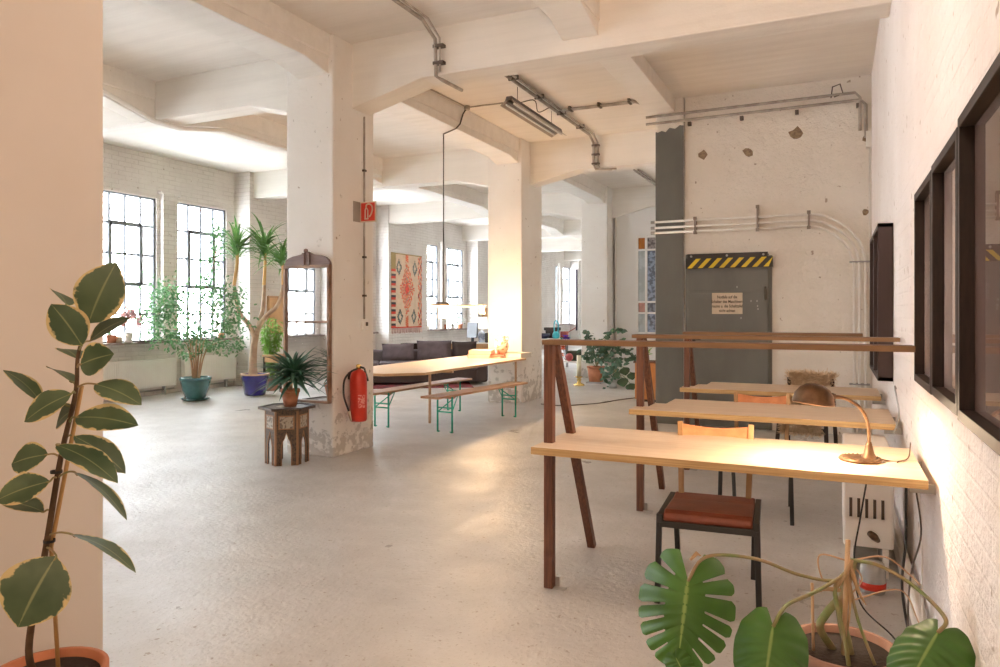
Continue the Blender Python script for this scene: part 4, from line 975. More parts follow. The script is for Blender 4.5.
for (c, rx, ry, n_) in clumps:
    for _ in range(int(n_*1.5)):
        u, v = r4.gauss(0, .5), r4.gauss(0, .5); p = FQ(c[0]+u*rx*1.1, c[1]+v*ry*1.1, r4.gauss(0, .20))
        fo.small_leaf(p, (r4.uniform(-1, 1), r4.uniform(-1, 1), r4.uniform(-1.2, .3)), (r4.uniform(-1, 1), r4.uniform(-1, 1), r4.uniform(.1, 1)), r4.uniform(.05, .08), r4.uniform(.028, .042))
fo.build('foliage', L_ficus, t)
# dracaena in blue pot
dc_ = onZ(255, 395, 0); dd_ = dc_.y*C_-dc_.x*S_
t = thing('dracaena', (dc_.x, dc_.y, 0), 'branching dracaena tree in a cobalt blue pot beside the mirror', 'plant')
MB().lathe([(0, 0), (.165, 0), (.18, .03), (.215, .25), (.235, .31), (.225, .33), (.245, .345), (.245, .37), (.215, .37), (.205, .33), (0, .33)], dc_, 32).build('pot', M_blue, t)
MB().lathe([(.238, .342), (.248, .35), (.248, .372), (.214, .374), (.214, .366)], dc_, 32).build('pot_rim', M_bark, t)
MB().lathe([(.205, .34), (0, .35)], dc_, 24).build('soil', M_soil, t)
def DQ(px, py, dt=0): return pt(px, py, dd_+dt)
trk = MB().tube(bez([DQ(253, 378), DQ(253, 360), DQ(254, 345), DQ(256, 334)], 6), [.085, .08, .075, .072, .07, .068, .066, .065, .064, .063, .062, .061, .06, .06, .06, .06, .058, .056, .055], 12)
trk.build('trunk', M_trunk, t)
hd_ = []
brs = [([(255, 338), (249, 325), (240, 314), (236, 298), (234, 285)], [(234, 285), (237, 264), (237, 248)], -.15),
       ([(256, 336), (260, 320), (263, 308), (264, 290), (264, 285)], [(264, 285), (265, 264), (265, 246)], .1),
       ([(257, 330), (266, 316), (277, 306), (282, 292), (283, 285)], [(283, 285), (283, 270), (282, 258)], -.05)]
for k, (lo_, hi_, dt) in enumerate(brs):
    q = bez([DQ(x, y, dt*i/4) for i, (x, y) in enumerate(lo_)], 5); MB().tube(q, [.045-.018*i/len(q) for i in range(len(q))], 10).build('branch', M_trunk, t)
    q = bez([DQ(x, y, dt) for x, y in hi_], 5); MB().tube(q, [.030-.008*i/len(q) for i in range(len(q))], 10).build('cane', M_stemo, t); hd_.append(q[-1])
mb = MB(); r5 = random.Random(21)
for hi, hp in enumerate(hd_):
    for k in range(60):
        az = r5.uniform(0, 2*PI); el = math.asin(r5.uniform(-.1, .98)); L = r5.uniform(.55, .98)*(.8 if hi == 2 else 1)
        d = Vector((math.cos(az)*math.cos(el), math.sin(az)*math.cos(el), math.sin(el)))
        b = hp+Vector((0, 0, r5.uniform(-.22, .05)))
        mb.leaf(b, b+d*L, .045, d+Vector((0, 0, 1)), curl=.06, droop=.28, shape=.6, seg=6, fold=.3)
mb.build('foliage', L_drac, t)
# light green plant behind, on its pot
bc = onZ(270, 388, 0); bc = pt(271, 388, dd_+.75); bc.z = 0; bd = dd_+.75
t = thing('leafy_potted_plant', bc, 'light green narrow leaved plant between the blue pot and the mirror', 'plant')
pot(t, bc, .14, .22, M_oldterra)
mb = MB(); st_ = MB()
for k in range(9):
    x = r5.uniform(262, 283); q = bez([bc+Vector((r5.uniform(-.05, .05), r5.uniform(-.05, .05), .18)), pt((271+x)/2, 350, bd), pt(x, r5.uniform(314, 335), bd+r5.uniform(-.15, .15))], 7)
    st_.tube(q, .006, 5)
    for p in q[2:]:
        for _ in range(8):
            mb.small_leaf(p+Vector((r5.uniform(-.04, .04), r5.uniform(-.04, .04), r5.uniform(-.03, .03))), (r5.uniform(-1, 1), r5.uniform(-1, 1), r5.uniform(-1.2, .2)), (r5.uniform(-1, 1), r5.uniform(-1, 1), 1), r5.uniform(.07, .15), .022)
st_.build('stem', M_mstem, t); mb.build('foliage', L_bam, t)
# small dark table behind, picture on the pier
sc_ = pt(279, 388, 13.2); sc_.z = 0
t = thing('small_dark_table', sc_, 'small dark brown table against the pier behind the dracaena', 'table')
MB().box(sc_.x-.22, sc_.x+.22, sc_.y-.2, sc_.y+.2, .62, .66).box(sc_.x-.2, sc_.x+.2, sc_.y-.18, sc_.y+.18, .52, .62).build('tabletop', M_tan, t, .004)
for a_ in (-1, 1):
    for b_ in (-1, 1): MB().beam((sc_.x+a_*.19, sc_.y+b_*.17, .62), (sc_.x+a_*.19, sc_.y+b_*.17, 0), .03, .03).build('leg', M_darkwood, t)
p = onX(268, 297, WALLX+.41); q = onX(284, 297, WALLX+.41)
t = thing('cork_board', (WALLX+.4, p.y, 1.1), 'orange cork board in a thin frame on the pier beside the windows', 'board')
zt_ = p.z; zb2 = onX(275, 333, WALLX+.41).z
MB().box(WALLX+.405, WALLX+.43, p.y, q.y+.05, zb2, zt_).build('board', mat('cork', (0.66, 0.40, 0.20), .8), t)
for (y_a, y_b, z_a, z_b) in ((p.y-.02, p.y+.01, zb2, zt_), (p.y-.02, q.y+.07, zt_-.01, zt_+.02), (p.y-.02, q.y+.07, zb2-.02, zb2+.01)):
    MB().box(WALLX+.402, WALLX+.44, y_a, y_b, z_a, z_b).build('frame_bar', M_tan, t)
# radiators
for k, (ya_, yb_, lbl) in enumerate(((7.45, 9.10, 'long white panel radiator under the left window'), (9.30, 10.5, 'white panel radiator behind the teal ficus pot'))):
    t = thing('radiator', (WALLX+.1, (ya_+yb_)/2, 0), lbl, 'radiator')
    mb = MB().box(WALLX+.04, WALLX+.13, ya_, yb_, .15, .63)
    n_ = int((yb_-ya_)/.04)
    for i in range(n_): y = ya_+.02+i*(yb_-ya_-.03)/n_; mb.box(WALLX+.13, WALLX+.137, y, y+.022, .18, .60)
    mb.build('panel', M_whitep, t, .003)
    MB().tube([(WALLX+.09, ya_+.1, .15), (WALLX+.09, ya_+.1, .09), (WALLX+.09, yb_-.0, .09)], .013, 8).build('pipe', M_grey, t)
    MB().tube([(WALLX+.07, yb_+.05, .09), (WALLX+.07, yb_+.07, .85)], .015, 8).build('riser_pipe', M_whitep, t)
    for y in (ya_+.2, yb_-.2): MB().box(WALLX+.05, WALLX+.12, y-.015, y+.015, 0, .15).build('foot', M_grey, t)
# things on the sill
sz = SILL+.035; sx0 = WALLX+.05
def sill_pot(px, R, h, m, label, leafm=None, n_=40, spread=.14, hh=.25, lsz=.05):
    p = onX(px, 340, sx0); c = Vector((sx0, p.y, sz)); t = thing('windowsill_plant', c, label, 'plant')
    pot(t, c, R, h, m, taper=.75, rim=.015, n=18)
    s_ = MB(); f_ = MB(); rr = random.Random(int(px))
    for k in range(7):
        e = c+Vector((rr.uniform(-spread, spread)*.6, rr.uniform(-spread, spread), h+rr.uniform(.4, 1)*hh)); s_.tube([c+Vector((0, 0, h*.8)), (c+e)/2+Vector((0, 0, h*.6)), e], .004, 5)
        for _ in range(n_//7): f_.small_leaf(e+Vector((rr.uniform(-.05, .05), rr.uniform(-.05, .05), rr.uniform(-.08, .05))), (rr.uniform(-1, 1), rr.uniform(-1, 1), rr.uniform(-1, 1)), (0, 0, 1), lsz, lsz*.5)
    s_.build('stem', M_mstem, t); f_.build('foliage', leafm or L_ficus, t)
sill_pot(111.5, .085, .13, M_terra, 'terracotta pot plant at the left end of the window sill', L_ficus, 30, .1, .12)
sill_pot(128, .08, .16, M_whitep, 'pink flowering plant in a white pot on the window sill', L_pink, 420, .26, .42, .07)
sill_pot(221, .06, .10, M_terra, 'tiny pot plant on the sill at the right window', L_ficus, 30, .1, .2)
for k, (px, m_, lbl) in enumerate(((119, M_signcream, 'cream jar between the two sill pots'),)):
    p = onX(px, 340, sx0); o = MB().lathe([(0, 0), (.05, 0), (.055, .03), (.05, .09), (.03, .10), (0, .1)], (sx0, p.y, sz), 16).build('jar', m_, loc=(sx0, p.y, sz)); tag(o, lbl, 'jar')
p = onX(147, 340, sx0); o = MB().box(sx0-.08, sx0+.1, p.y-.25, p.y+.25, sz, sz+.02).box(sx0-.08, sx0+.1, p.y-.25, p.y-.24, sz+.02, sz+.035).build('tray', M_darkwood, None, .003, loc=(sx0, p.y, sz)); tag(o, 'flat dark tray on the window sill', 'tray')
# ------------------------------------------------------------------ long table and benches
t = thing('dining_table', (-4.75, 8.2, 0), 'long pale wood table between the two columns', 'table')
tx0_, tx1_ = -5.30, -4.17
tp_ = MB().prism([(tx0_, 6.65), (tx1_-.35, 6.65), (tx1_-.02, 6.98), (tx1_, 9.85), (tx1_-.3, 10.28), (tx0_, 10.28)], 'z', .72, .75); tp_.m = [0, 0]+[1]*6
tp_.build('tabletop', [M_tablewood, mat('table_edge', (0.52, 0.32, 0.16), .5)], t, .003)
for (x, y) in ((-4.74, 8.02), (-5.15, 7.0), (-4.50, 10.22)): MB().box(x-.014, x+.014, y-.014, y+.014, 0, .72).build('leg', M_benchwood, t, .003)
MB().box(-5.1, -4.4, 8.0, 8.04, .66, .72).build('cross_rail', M_benchwood, t)
def bench(x, y, rz, L, label):
    t = thing('beer_bench', (x, y, 0), label, 'bench', None, rz); M = RM((x, y, 0), rz); g = lambda *p: M@Vector(p)
    MB().box(-.125, .125, -L/2, L/2, .435, .46, 0, M).build('seat', M_benchwood, t, .004)
    MB().box(-.10, .10, -L/2+.3, -L/2+.38, .41, .435, 0, M).box(-.10, .10, L/2-.38, L/2-.3, .41, .435, 0, M).build('batten', M_benchwood, t)
    for s in (-1, 1):
        yy = s*(L/2-.31); fr = MB()
        for q in (-1, 1):
            fr.tube([g(q*.105, yy, .435), g(q*.105, yy, .012)], .012, 8); 
            fr.tube([g(q*.105, yy, .012), g(q*.075, yy, .02)], .008, 6)
        fr.tube([g(-.105, yy, .20+.05), g(.105, yy, .25)], .009, 8)
        fr.tube([g(-.105, yy, .30), g(.105, yy, .30)], .009, 8)
        fr.tube([g(-.10, yy, .25), g(.0, yy-s*.28, .43)], .007, 6); fr.tube([g(.10, yy, .25), g(.0, yy-s*.28, .43)], .007, 6)
        fr.build('leg_frame', M_green, t)
    return t
bench(-4.11, 8.18, -.105, 2.12, 'bench with green folding legs on the near side of the long table')
bench(-5.05, 8.30, -.06, 2.3, 'bench with green folding legs on the window side of the long table')
# jar, books on the far end of the table
def book_stack(px, py, w_, d_, cols, label, tz=.75, rz=0):
    c = onZ(px, py, tz); z = tz
    for k, (cc, th) in enumerate(cols):
        Mx = RM((c.x, c.y, z), rz+.1*((k*37) % 5-2)*.5)
        m_ = mat('book_cover', cc, .6); mp_ = MATS.get('pages') or mat('pages', (.8, .76, .68), .8)
        mb = MB().box(-w_/2, w_/2, -d_/2, d_/2, 0, .004, 0, Mx).box(-w_/2, w_/2, -d_/2, d_/2, th-.004, th, 0, Mx).box(-w_/2, -w_/2+.004, -d_/2, d_/2, 0, th, 0, Mx)
        o = mb.build('book', m_, None, loc=(c.x, c.y, z)); tag(o, label[k], 'book')
        MB().box(-w_/2+.004, w_/2-.005, -d_/2+.005, d_/2-.005, .004, th-.004, 0, Mx).build('pages', mp_, o)
        z += th+.0005
book_stack(482, 357.5, .34, .40, [((.62, .42, .34), .06), ((.72, .56, .46), .055)], ['pale pink large book at the bottom of the stack beside the jar', 'cream large book on top of the stack beside the jar'], rz=.3)
book_stack(497, 357.8, .20, .24, [((.62, .10, .05), .03), ((.45, .10, .05), .02)], ['red orange book lying under the jar end of the table', 'dark red book upper of the pair under the jar'], rz=.2)
book_stack(513, 357, .46, .34, [((.72, .60, .48), .07)], ['wide flat cream box file on the table at the second column'], rz=0)
jc = onZ(500.5, 357.5, .75); jc.z = .804; jc.y += .05
t = thing('ceramic_jar', jc, 'round painted ceramic jar with small handles on the long table', 'vase')
M_cer = mat('painted_ceramic', (0.72, 0.62, 0.50), .3, col2=(0.40, 0.22, 0.12), scale=22, lo=.42, hi=.48)
Rj = .105
MB().lathe([(0, 0), (.05, 0), (.075, .03), (Rj, .10), (Rj*.98, .14), (.085, .19), (.05, .22), (.047, .25), (.058, .27), (.05, .27), (.04, .25), (0, .24)], jc, 30).build('body', M_cer, t)
for s in (-1, 1):
    d = Vector((C_, S_, 0))*s; MB().tube(bez([jc+d*.048+Vector((0, 0, .245)), jc+d*.095+Vector((0, 0, .25)), jc+d*.085+Vector((0, 0, .19))], 6), .008, 8).build('handle', M_cer, t)
# ------------------------------------------------------------------ sofa group
s0 = onZ(375, 386, 0); s1 = onZ(486, 384.5, 0)
sv = (s1-s0); sv.z = 0; Ls = sv.length; rz = math.atan2(sv.y, sv.x)
s0 = s0-sv.normalized()*1.0; Ls += 1.0
t = thing('sofa', (s0.x, s0.y, 0), 'low dark grey violet sofa with loose back cushions beyond the long table', 'sofa', None, rz)
M = RM((s0.x, s0.y, 0), rz)
MB().box(0, Ls, 0, .95, .05, .30, 0, M).build('base', M_sofab, t, .03)
for i in range(3):
    w_ = Ls/3; MB().box(i*w_+.01, (i+1)*w_-.01, -.02, .80, .30, .45, 0, M).build('seat_cushion', M_sofa, t, .04, 3)
MB().box(0, Ls, .78, 1.0, .05, .66, 0, M).build('backrest', M_sofa, t, .05, 3)
MB().box(-.02, .24, -.02, 1.0, .05, .62, 0, M).build('armrest', M_sofa, t, .05, 3); MB().box(Ls-.2, Ls+.04, -.02, 1.0, .05, .58, 0, M).build('armrest', M_sofab, t, .05, 3)
def cushion(M, w_, h_, th, m, label):
    mb = MB(); n_ = 8; vs = []; fs = []
    for sgn in (-1, 1):
        for i in range(n_+1):
            for j in range(n_+1):
                u = i/n_*2-1; v = j/n_*2-1; e = max(0, (1-u**4)*(1-v**4))**.5
                pinch = 1-.06*(1-abs(u))*0; vs.append(M@Vector((u*w_/2*(1-.05*(1-v*v)), sgn*th/2*e, (v*h_/2)*(1-.05*(1-u*u)))))
    b = (n_+1)**2
    for i in range(n_):
        for j in range(n_):
            a = i*(n_+1)+j; fs += [(a, a+1, a+n_+2, a+n_+1), (b+a, b+a+n_+1, b+a+n_+2, b+a+1)]
    mb.add(vs, fs, 0, True); o = mb.build('cushion', m, None, loc=M.translation); return tag(o, label, 'cushion')
def CQ(px, py): return pt(px, py, 13.9)
k = 0
for (px, w_, h_, z, lbl, rr) in ((452, 0, 0, 0, '', 0),): pass
sd_ = sv.normalized()
def on_sofa(px, back=.66):
    # position along the sofa of a pixel column
    best = min((i*.02 for i in range(int(Ls/.02))), key=lambda s: abs((lambda P: 500+F*(C_*P.x+S_*P.y)/(-S_*P.x+C_*P.y))(s0+sd_*s+Vector((-sd_.y, sd_.x, 0))*back)-px))
    return best
for (px, w_, h_, lbl, m_, tz) in ((434, .72, .42, 'large dark scatter cushion standing at the middle of the sofa back', M_sofa, .02), (464, .52, .40, 'dark scatter cushion standing at the right of the sofa back', M_sofab, -.04), (398, .66, .36, 'long dark cushion lying low at the left of the sofa back', M_sofa, .03)):
    s = on_sofa(px); cushion(M@RM((s, .66, .45+h_/2-.01), tz, -.25)@Matrix.Identity(4), w_, h_, .16, m_, lbl)
# red carpet below the sofa
r0 = onZ(380, 394, 0)
rc = MB().box(-.2, Ls-.3, -.55, .5, 0.001, .012, 0, M).build('red_rug', M_rugred, None, loc=(s0.x, s0.y, 0)); tag(rc, 'red patterned floor rug under the front of the sofa', 'rug')
# dark low cabinet and white topped counter behind the sofa
c0 = pt(419, 346, 16.0); t = thing('low_cabinet', (c0.x, c0.y, 0), 'small dark cabinet behind the sofa below the hanging rug', 'cabinet', None, rz*.5)
Mx = RM((c0.x, c0.y, 0), rz*.5)
MB().box(-.33, .33, -.2, .2, .05, .72, 0, Mx).build('body', M_darkwood, t, .01); MB().box(-.36, .36, -.22, .22, .72, .75, 0, Mx).build('top', M_frame, t, .005)
for a_ in (-.3, .27): MB().box(a_, a_+.03, -.18, -.15, 0, .05, 0, Mx).box(a_, a_+.03, .15, .18, 0, .05, 0, Mx).build('foot', M_darkwood, t)
w0 = onZ(436, 342.6, .76); w1 = onZ(489, 343.2, .76)
wv = (w1-w0); wv.z = 0; wL = wv.length; wrz = math.atan2(wv.y, wv.x); Mw = RM((w0.x, w0.y, 0), wrz)
t = thing('office_desk', (w0.x, w0.y, 0), 'white topped brown desk behind the sofa near the far windows', 'desk', None, wrz)
MB().box(0, wL+.5, 0, .75, .745, .765, 0, Mw).build('desk_top', M_whitep, t, .003); MB().box(0, wL+.5, .0, .03, .60, .745, 0, Mw).build('apron', M_tan, t)
for a_ in (0.02, wL+.42):
    for b_ in (.03, .68): MB().box(a_, a_+.05, b_, b_+.05, 0, .745, 0, Mw).build('leg', M_tan, t)
def wl_(px, d=.3):
    return min((i*.02 for i in range(0, int(wL/.02)+20)), key=lambda s: abs((lambda P: 500+F*(C_*P.x+S_*P.y)/(-S_*P.x+C_*P.y))(w0+wv.normalized()*s+Vector((-wv.y, wv.x, 0)).normalized()*d)-px))
s = wl_(472); Mm = Mw@RM((s, .3, .766), -.5)
t = thing('computer_monitor', Mm.translation, 'dark computer monitor on the white topped desk', 'monitor')
MB().box(-.16, .16, -.02, .015, .10, .44, 0, Mm@RM((0, 0, 0), 0, -.1)).build('screen_case', mat('screen_grey', (.16, .18, .21), .3), t, .006); MB().box(-.02, .02, .0, .05, .01, .15, 0, Mm).box(-.12, .12, -.08, .08, 0, .012, 0, Mm).build('stand', M_black, t)
s = wl_(480); Mm = Mw@RM((s, .42, .766), 0)
t = thing('table_lamp', Mm.translation, 'table lamp with blue white ceramic base and white shade on the office desk', 'lamp')
MB().lathe([(0, 0), (.07, 0), (.075, .02), (.05, .04), (.09, .10), (.10, .16), (.07, .22), (.025, .26), (.02, .30), (0, .30)], Mm.translation, 20).build('base', mat('blue_white_ceramic', (.62, .68, .80), .2, col2=(.30, .38, .58), scale=20), t)
MB().lathe([(.15, .30), (.115, .56), (.112, .56), (.147, .30)], Mm.translation, 24).build('lamp_shade', mat('lamp_fabric', (.9, .88, .82), .8, emit=(1, .9, .75), estr=1.2), t)
s = wl_(486)+.25; Mm = Mw@RM((s, .25, .766), 0)
t = thing('printer', Mm.translation, 'black office machine at the right end of the white topped desk', 'printer')
MB().box(-.22, .22, -.18, .18, 0, .22, 0, Mm).build('body', M_black, t, .02); MB().box(-.18, .18, .1, .16, .22, .42, 0, Mm@RM((0, 0, 0), 0, -.0)).build('paper_tray', M_clip, t, .01)
s = wl_(458); Mm = Mw@RM((s, .2, .766), .2)
o = MB().box(-.15, .15, -.11, .11, 0, .012, 0, Mm).build('notebook', M_whitep, None, .002, loc=Mm.translation); tag(o, 'closed pale notebook lying on the white topped desk', 'notebook')
p = onX(487, 308, WALLX+.42)
t = thing('notice_board', (WALLX+.41, p.y-.1, 1.3), 'narrow orange wooden board on the pier beside the second column', 'board')
MB().box(WALLX+.402, WALLX+.44, p.y-.35, p.y+.0, 1.30, 1.58).build('board', M_tan, t)
# hanging kilim
K0 = onX(391.5, 252, WALLX+.42); K1 = onX(422, 258, WALLX+.42); kz1 = K0.z; kz0 = onX(400, 328, WALLX+.42).z; ky0, ky1 = K0.y, K1.y
t = thing('hanging_kilim', (WALLX+.41, (ky0+ky1)/2, kz0), 'cream and red diamond patterned kilim hanging on the pier', 'rug')
cols_ = [(.66, .50, .36), (.60, .06, .035), (.055, .05, .055), (.62, .24, .10), (.20, .24, .20), (.33, .24, .10)]
kms = [mat('kilim_wool', c, .95) for c in cols_]
nu, nv_ = 44, 64; mb = MB(); vs = []
rk = random.Random(9)
for j in range(nv_+1):
    for i in range(nu+1): vs.append((WALLX+.415+.006*math.sin(i*.5), ky0+(ky1-ky0)*i/nu+.004*math.sin(j), kz0+(kz1-kz0)*j/nv_))
for j in range(nv_):
    for i in range(nu):
        u = (i+.5)/nu*2-1; v = (j+.5)/nv_*2-1; au = abs(u)
        m_ = 0
        if v > .965: m_ = 5
        elif v < -.965: m_ = 1
        elif au > .72: m_ = (1 if (j//2+i) % 4 == 0 else 2 if (j//2-i) % 5 == 0 else 3 if (j+i) % 3 == 0 else 0) if u > 0 else (5 if v > .55 else (1 if (j//2) % 3 == 0 else 2 if (j//2) % 3 == 1 else 0))
        else:
            d = au/.50+abs(v-.05)/.80
            zig = (i+2*j) % 4
            if d < .20: m_ = 1
            elif d < .28: m_ = 2 if (i+j) % 2 else 1
            elif d < .38: m_ = 3
            elif d < .46: m_ = 4 if zig else 1
            elif d < .56: m_ = 1 if zig < 2 else 0
            elif d < .68: m_ = 3 if (i//2+j//2) % 2 else 1
            elif d < .76: m_ = 0 if (i+j) % 2 else 4
            elif d < .92: m_ = 3 if (i//2+j//2) % 2 else (1 if zig else 0)
            elif d < 1.0: m_ = 0 if zig else 1
            elif au < .09: m_ = 1 if zig < 2 else 3
            elif au < .05: m_ = 1
            else:
                for (cu_, cv_) in ((.52, .62), (-.52, .62), (.45, -.70), (-.45, -.70)):
                    dd = abs(u-cu_)/.18+abs(v-cv_)/.22
                    if dd < .4: m_ = 0
                    elif dd < .7: m_ = 4
                    elif dd < 1: m_ = 2
        mb.add([vs[j*(nu+1)+i], vs[j*(nu+1)+i+1], vs[(j+1)*(nu+1)+i+1], vs[(j+1)*(nu+1)+i]], [(0, 1, 2, 3)], m_)
mb.box(WALLX+.402, WALLX+.408, ky0, ky1, kz0, kz1, 5)
mb.build('woven_field', kms, t)
fr = MB()
for i in range(40): y = ky0+(ky1-ky0)*(i+.5)/40; fr.beam((WALLX+.415, y, kz0), (WALLX+.415, y+rk.uniform(-.015, .015), kz0-.12-rk.uniform(0, .03)), .012, .006)
fr.build('fringe', mat('fringe_wool', (.66, .42, .36), .95), t)
# sill things at the far windows
rs = random.Random(4)
for k, (px, lbl) in enumerate(((427, 'small leafy pot on the far window sill above the hanging rug end'), (444, 'small pot plant on the far sill behind the pendant glow'), (452, 'second pot plant along the far sill under the right far window'), (460, 'last small pot plant on the far sill beside the curtain pier'))):
    p = onX(px, 333, sx0); c = Vector((sx0, p.y, sz)); t = thing('windowsill_plant', c, lbl, 'plant', 'pots on the far window sills')
    pot(t, c, .09, .14, M_terra if k % 2 else M_whitep, rim=.015, taper=.75, n=14)
    f_ = MB()
    for _ in range(50): f_.small_leaf(c+Vector((rs.uniform(-.08, .08), rs.uniform(-.14, .14), .14+rs.uniform(0, .25))), (rs.uniform(-1, 1), rs.uniform(-1, 1), rs.uniform(-.5, 1)), (0, 0, 1), .08, .035)
    f_.build('foliage', L_mid, t)
# ------------------------------------------------------------------ far room behind the second column
def curtain(y, x, z0, z1, w_, m, label, name='curtain'):
    mb = MB(); n_ = 26; pts_ = []
    for i in range(n_+1): pts_.append((x+.05*math.sin(i*1.5), y+w_*i/n_))
    poly = pts_+[(a-.012, b) for a, b in pts_[::-1]]
    vs = [(a, b, z0) for a, b in pts_]+[(a, b, z1) for a, b in pts_]; k_ = n_+1
    mb.add(vs, [(i, i+1, k_+i+1, k_+i) for i in range(n_)], 0, True)
    o = mb.build(name, m, None, loc=(x, y, z0)); s = o.modifiers.new('cloth', 'SOLIDIFY'); s.thickness = .006
    return tag(o, label, 'curtain')
M_curt = mat('dark_curtain', (.05, .04, .065), .9)
p = onX(572, 270, WALLX+.12); q = onX(577, 270, WALLX+.12)
curtain(p.y, WALLX+.30, .65, 3.35, 1.7, M_curt, 'dark violet curtain beside the farthest visible window')
# worktable with clutter
t0_ = onZ(541, 339, .76); tc_ = Vector((t0_.x-.1, t0_.y, 0))
t = thing('work_table', tc_, 'grey white worktable with clutter seen past the second column', 'table')
MB().box(tc_.x-1.3, tc_.x+.55, tc_.y, tc_.y+.9, .72, .76).build('tabletop', M_whitep, t, .005)
for a_ in (-1.25, .48):
    for b_ in (.05, .8): MB().box(tc_.x+a_, tc_.x+a_+.05, tc_.y+b_, tc_.y+b_+.05, 0, .72).build('leg', M_grey, t)
tt = t0_.y*C_-t0_.x*S_+.35
def table_pt(px): p = pt(px, 313, tt); p.z = .762; return p
c = table_pt(556); t = thing('turquoise_vase', c, 'turquoise vase with a tall ring handle on the far worktable', 'vase')
M_turq = mat('turquoise', (.02, .36, .42), .4)
MB().lathe([(0, 0), (.07, 0), (.10, .05), (.09, .12), (.05, .18), (0, .18)], c, 18).build('body', M_turq, t)
MB().tube(bez([c+Vector((-.05, 0, .15)), c+Vector((-.05, 0, .38)), c+Vector((0, 0, .46)), c+Vector((.06, 0, .38)), c+Vector((.05, 0, .15))], 6), .016, 8).build('handle', M_turq, t)
c = table_pt(543.5); o = MB().lathe([(0, 0), (.10, 0), (.18, .08), (.17, .13), (.15, .10), (0, .05)], c, 20).build('dark_bowl', mat('bowl_navy', (.03, .03, .06), .4), loc=c); tag(o, 'dark navy bowl at the left of the far worktable', 'bowl')
c = table_pt(551)+Vector((-.08, .32, 0)); o = MB().box(c.x-.16, c.x+.16, c.y-.1, c.y+.1, c.z, c.z+.26).box(c.x-.2, c.x+.2, c.y-.13, c.y+.1, c.z+.2, c.z+.28).build('dark_box', M_darkwood, None, .01, loc=c); tag(o, 'dark brown box behind the turquoise vase', 'box')
c = table_pt(563)+Vector((.03, .12, 0)); o = MB().box(c.x-.12, c.x+.05, c.y-.08, c.y+.08, c.z, c.z+.18).tube([c+Vector((0, 0, .12)), c+Vector((.28, 0, .28))], .012, 6).build('red_tool', mat('dull_red', (.42, .08, .05), .5), None, .01, loc=c); tag(o, 'dull red tool box with a sticking out handle on the far worktable', 'tool')
# stool with toys
c = onZ(572, 363, 0.0); c = pt(571, 360, 16.4); c.z = 0
t = thing('toy_shelf', c, 'low pale shelf carrying toys beyond the trestle post', 'shelf')
MB().box(c.x-.35, c.x+.3, c.y-.15, c.y+.2, .30, .33).box(c.x-.35, c.x-.32, c.y-.15, c.y+.2, 0, .30).box(c.x+.27, c.x+.30, c.y-.15, c.y+.2, 0, .30).build('board', M_whitep, t)
o = MB().box(c.x-.06, c.x+.24, c.y-.02, c.y+.18, .33, .52).box(c.x-.08, c.x+.26, c.y-.04, c.y+.2, .50, .56).build('green_box', mat('olive_box', (.06, .075, .035), .6), None, .01, loc=(c.x, c.y, .33)); tag(o, 'olive green box on the low toy shelf', 'box')
o = MB().lathe([(.09*math.sin(PI*i/10), -.09*math.cos(PI*i/10)) for i in range(11)], (c.x-.0, c.y-.12, .42), 18).build('red_ball', mat('ball_red', (.5, .10, .10), .5), loc=(c.x, c.y-.12, .33)); tag(o, 'small dusky red ball in front of the olive box', 'ball')
fl = thing('paper_flower_bunch', (c.x-.27, c.y, .33), 'bright orange, yellow and violet paper flowers behind the trestle post', 'flowers')
FX = .13
for (dx, dz, cc, R__) in ((-.03, .28, (.85, .16, .03), .10), (.02, .38, (.90, .45, .03), .08), (-.06, .12, (.85, .20, .05), .08), (.03, .52, (.12, .03, .40), .11), (-.07, .48, (.03, .30, .22), .07), (.10, .49, (.10, .08, .55), .06)):
    cc_ = Vector((c.x-.27+FX+dx, c.y-.05, .35+dz)); mb = MB()
    for a_ in range(10):
        for b_ in (-.5, 0, .5):
            d = Vector((math.cos(a_*PI/5)*math.cos(b_), math.sin(a_*PI/5)*math.cos(b_), math.sin(b_)+.0)); mb.small_leaf(cc_, d, (0, 0, 1), R__, R__*.6)
    mb.build('blossom', mat('petal', cc, .7), fl)
    MB().tube([(c.x-.25+FX, c.y, .335), cc_], .006, 5).build('stalk', L_mid, fl)
# floor candle
c = onZ(579, 385.5, 0); t = thing('floor_candlestick', c, 'brass candlestick with a thick cream candle on the floor', 'candle')
MB().lathe([(0, 0), (.11, 0), (.11, .02), (.05, .05), (.03, .08), (.05, .11), (.03, .14), (.065, .16), (.07, .18), (0, .18)], c, 20).build('stand', M_brassb, t)
MB().lathe([(0, .18), (.045, .18), (.045, .59), (.02, .58), (0, .575)], c, 16).build('candle', mat('wax', (.80, .74, .55), .5), t)
MB().tube([c+Vector((0, 0, .57)), c+Vector((0, 0, .61))], .004, 5).build('wick', M_black, t)
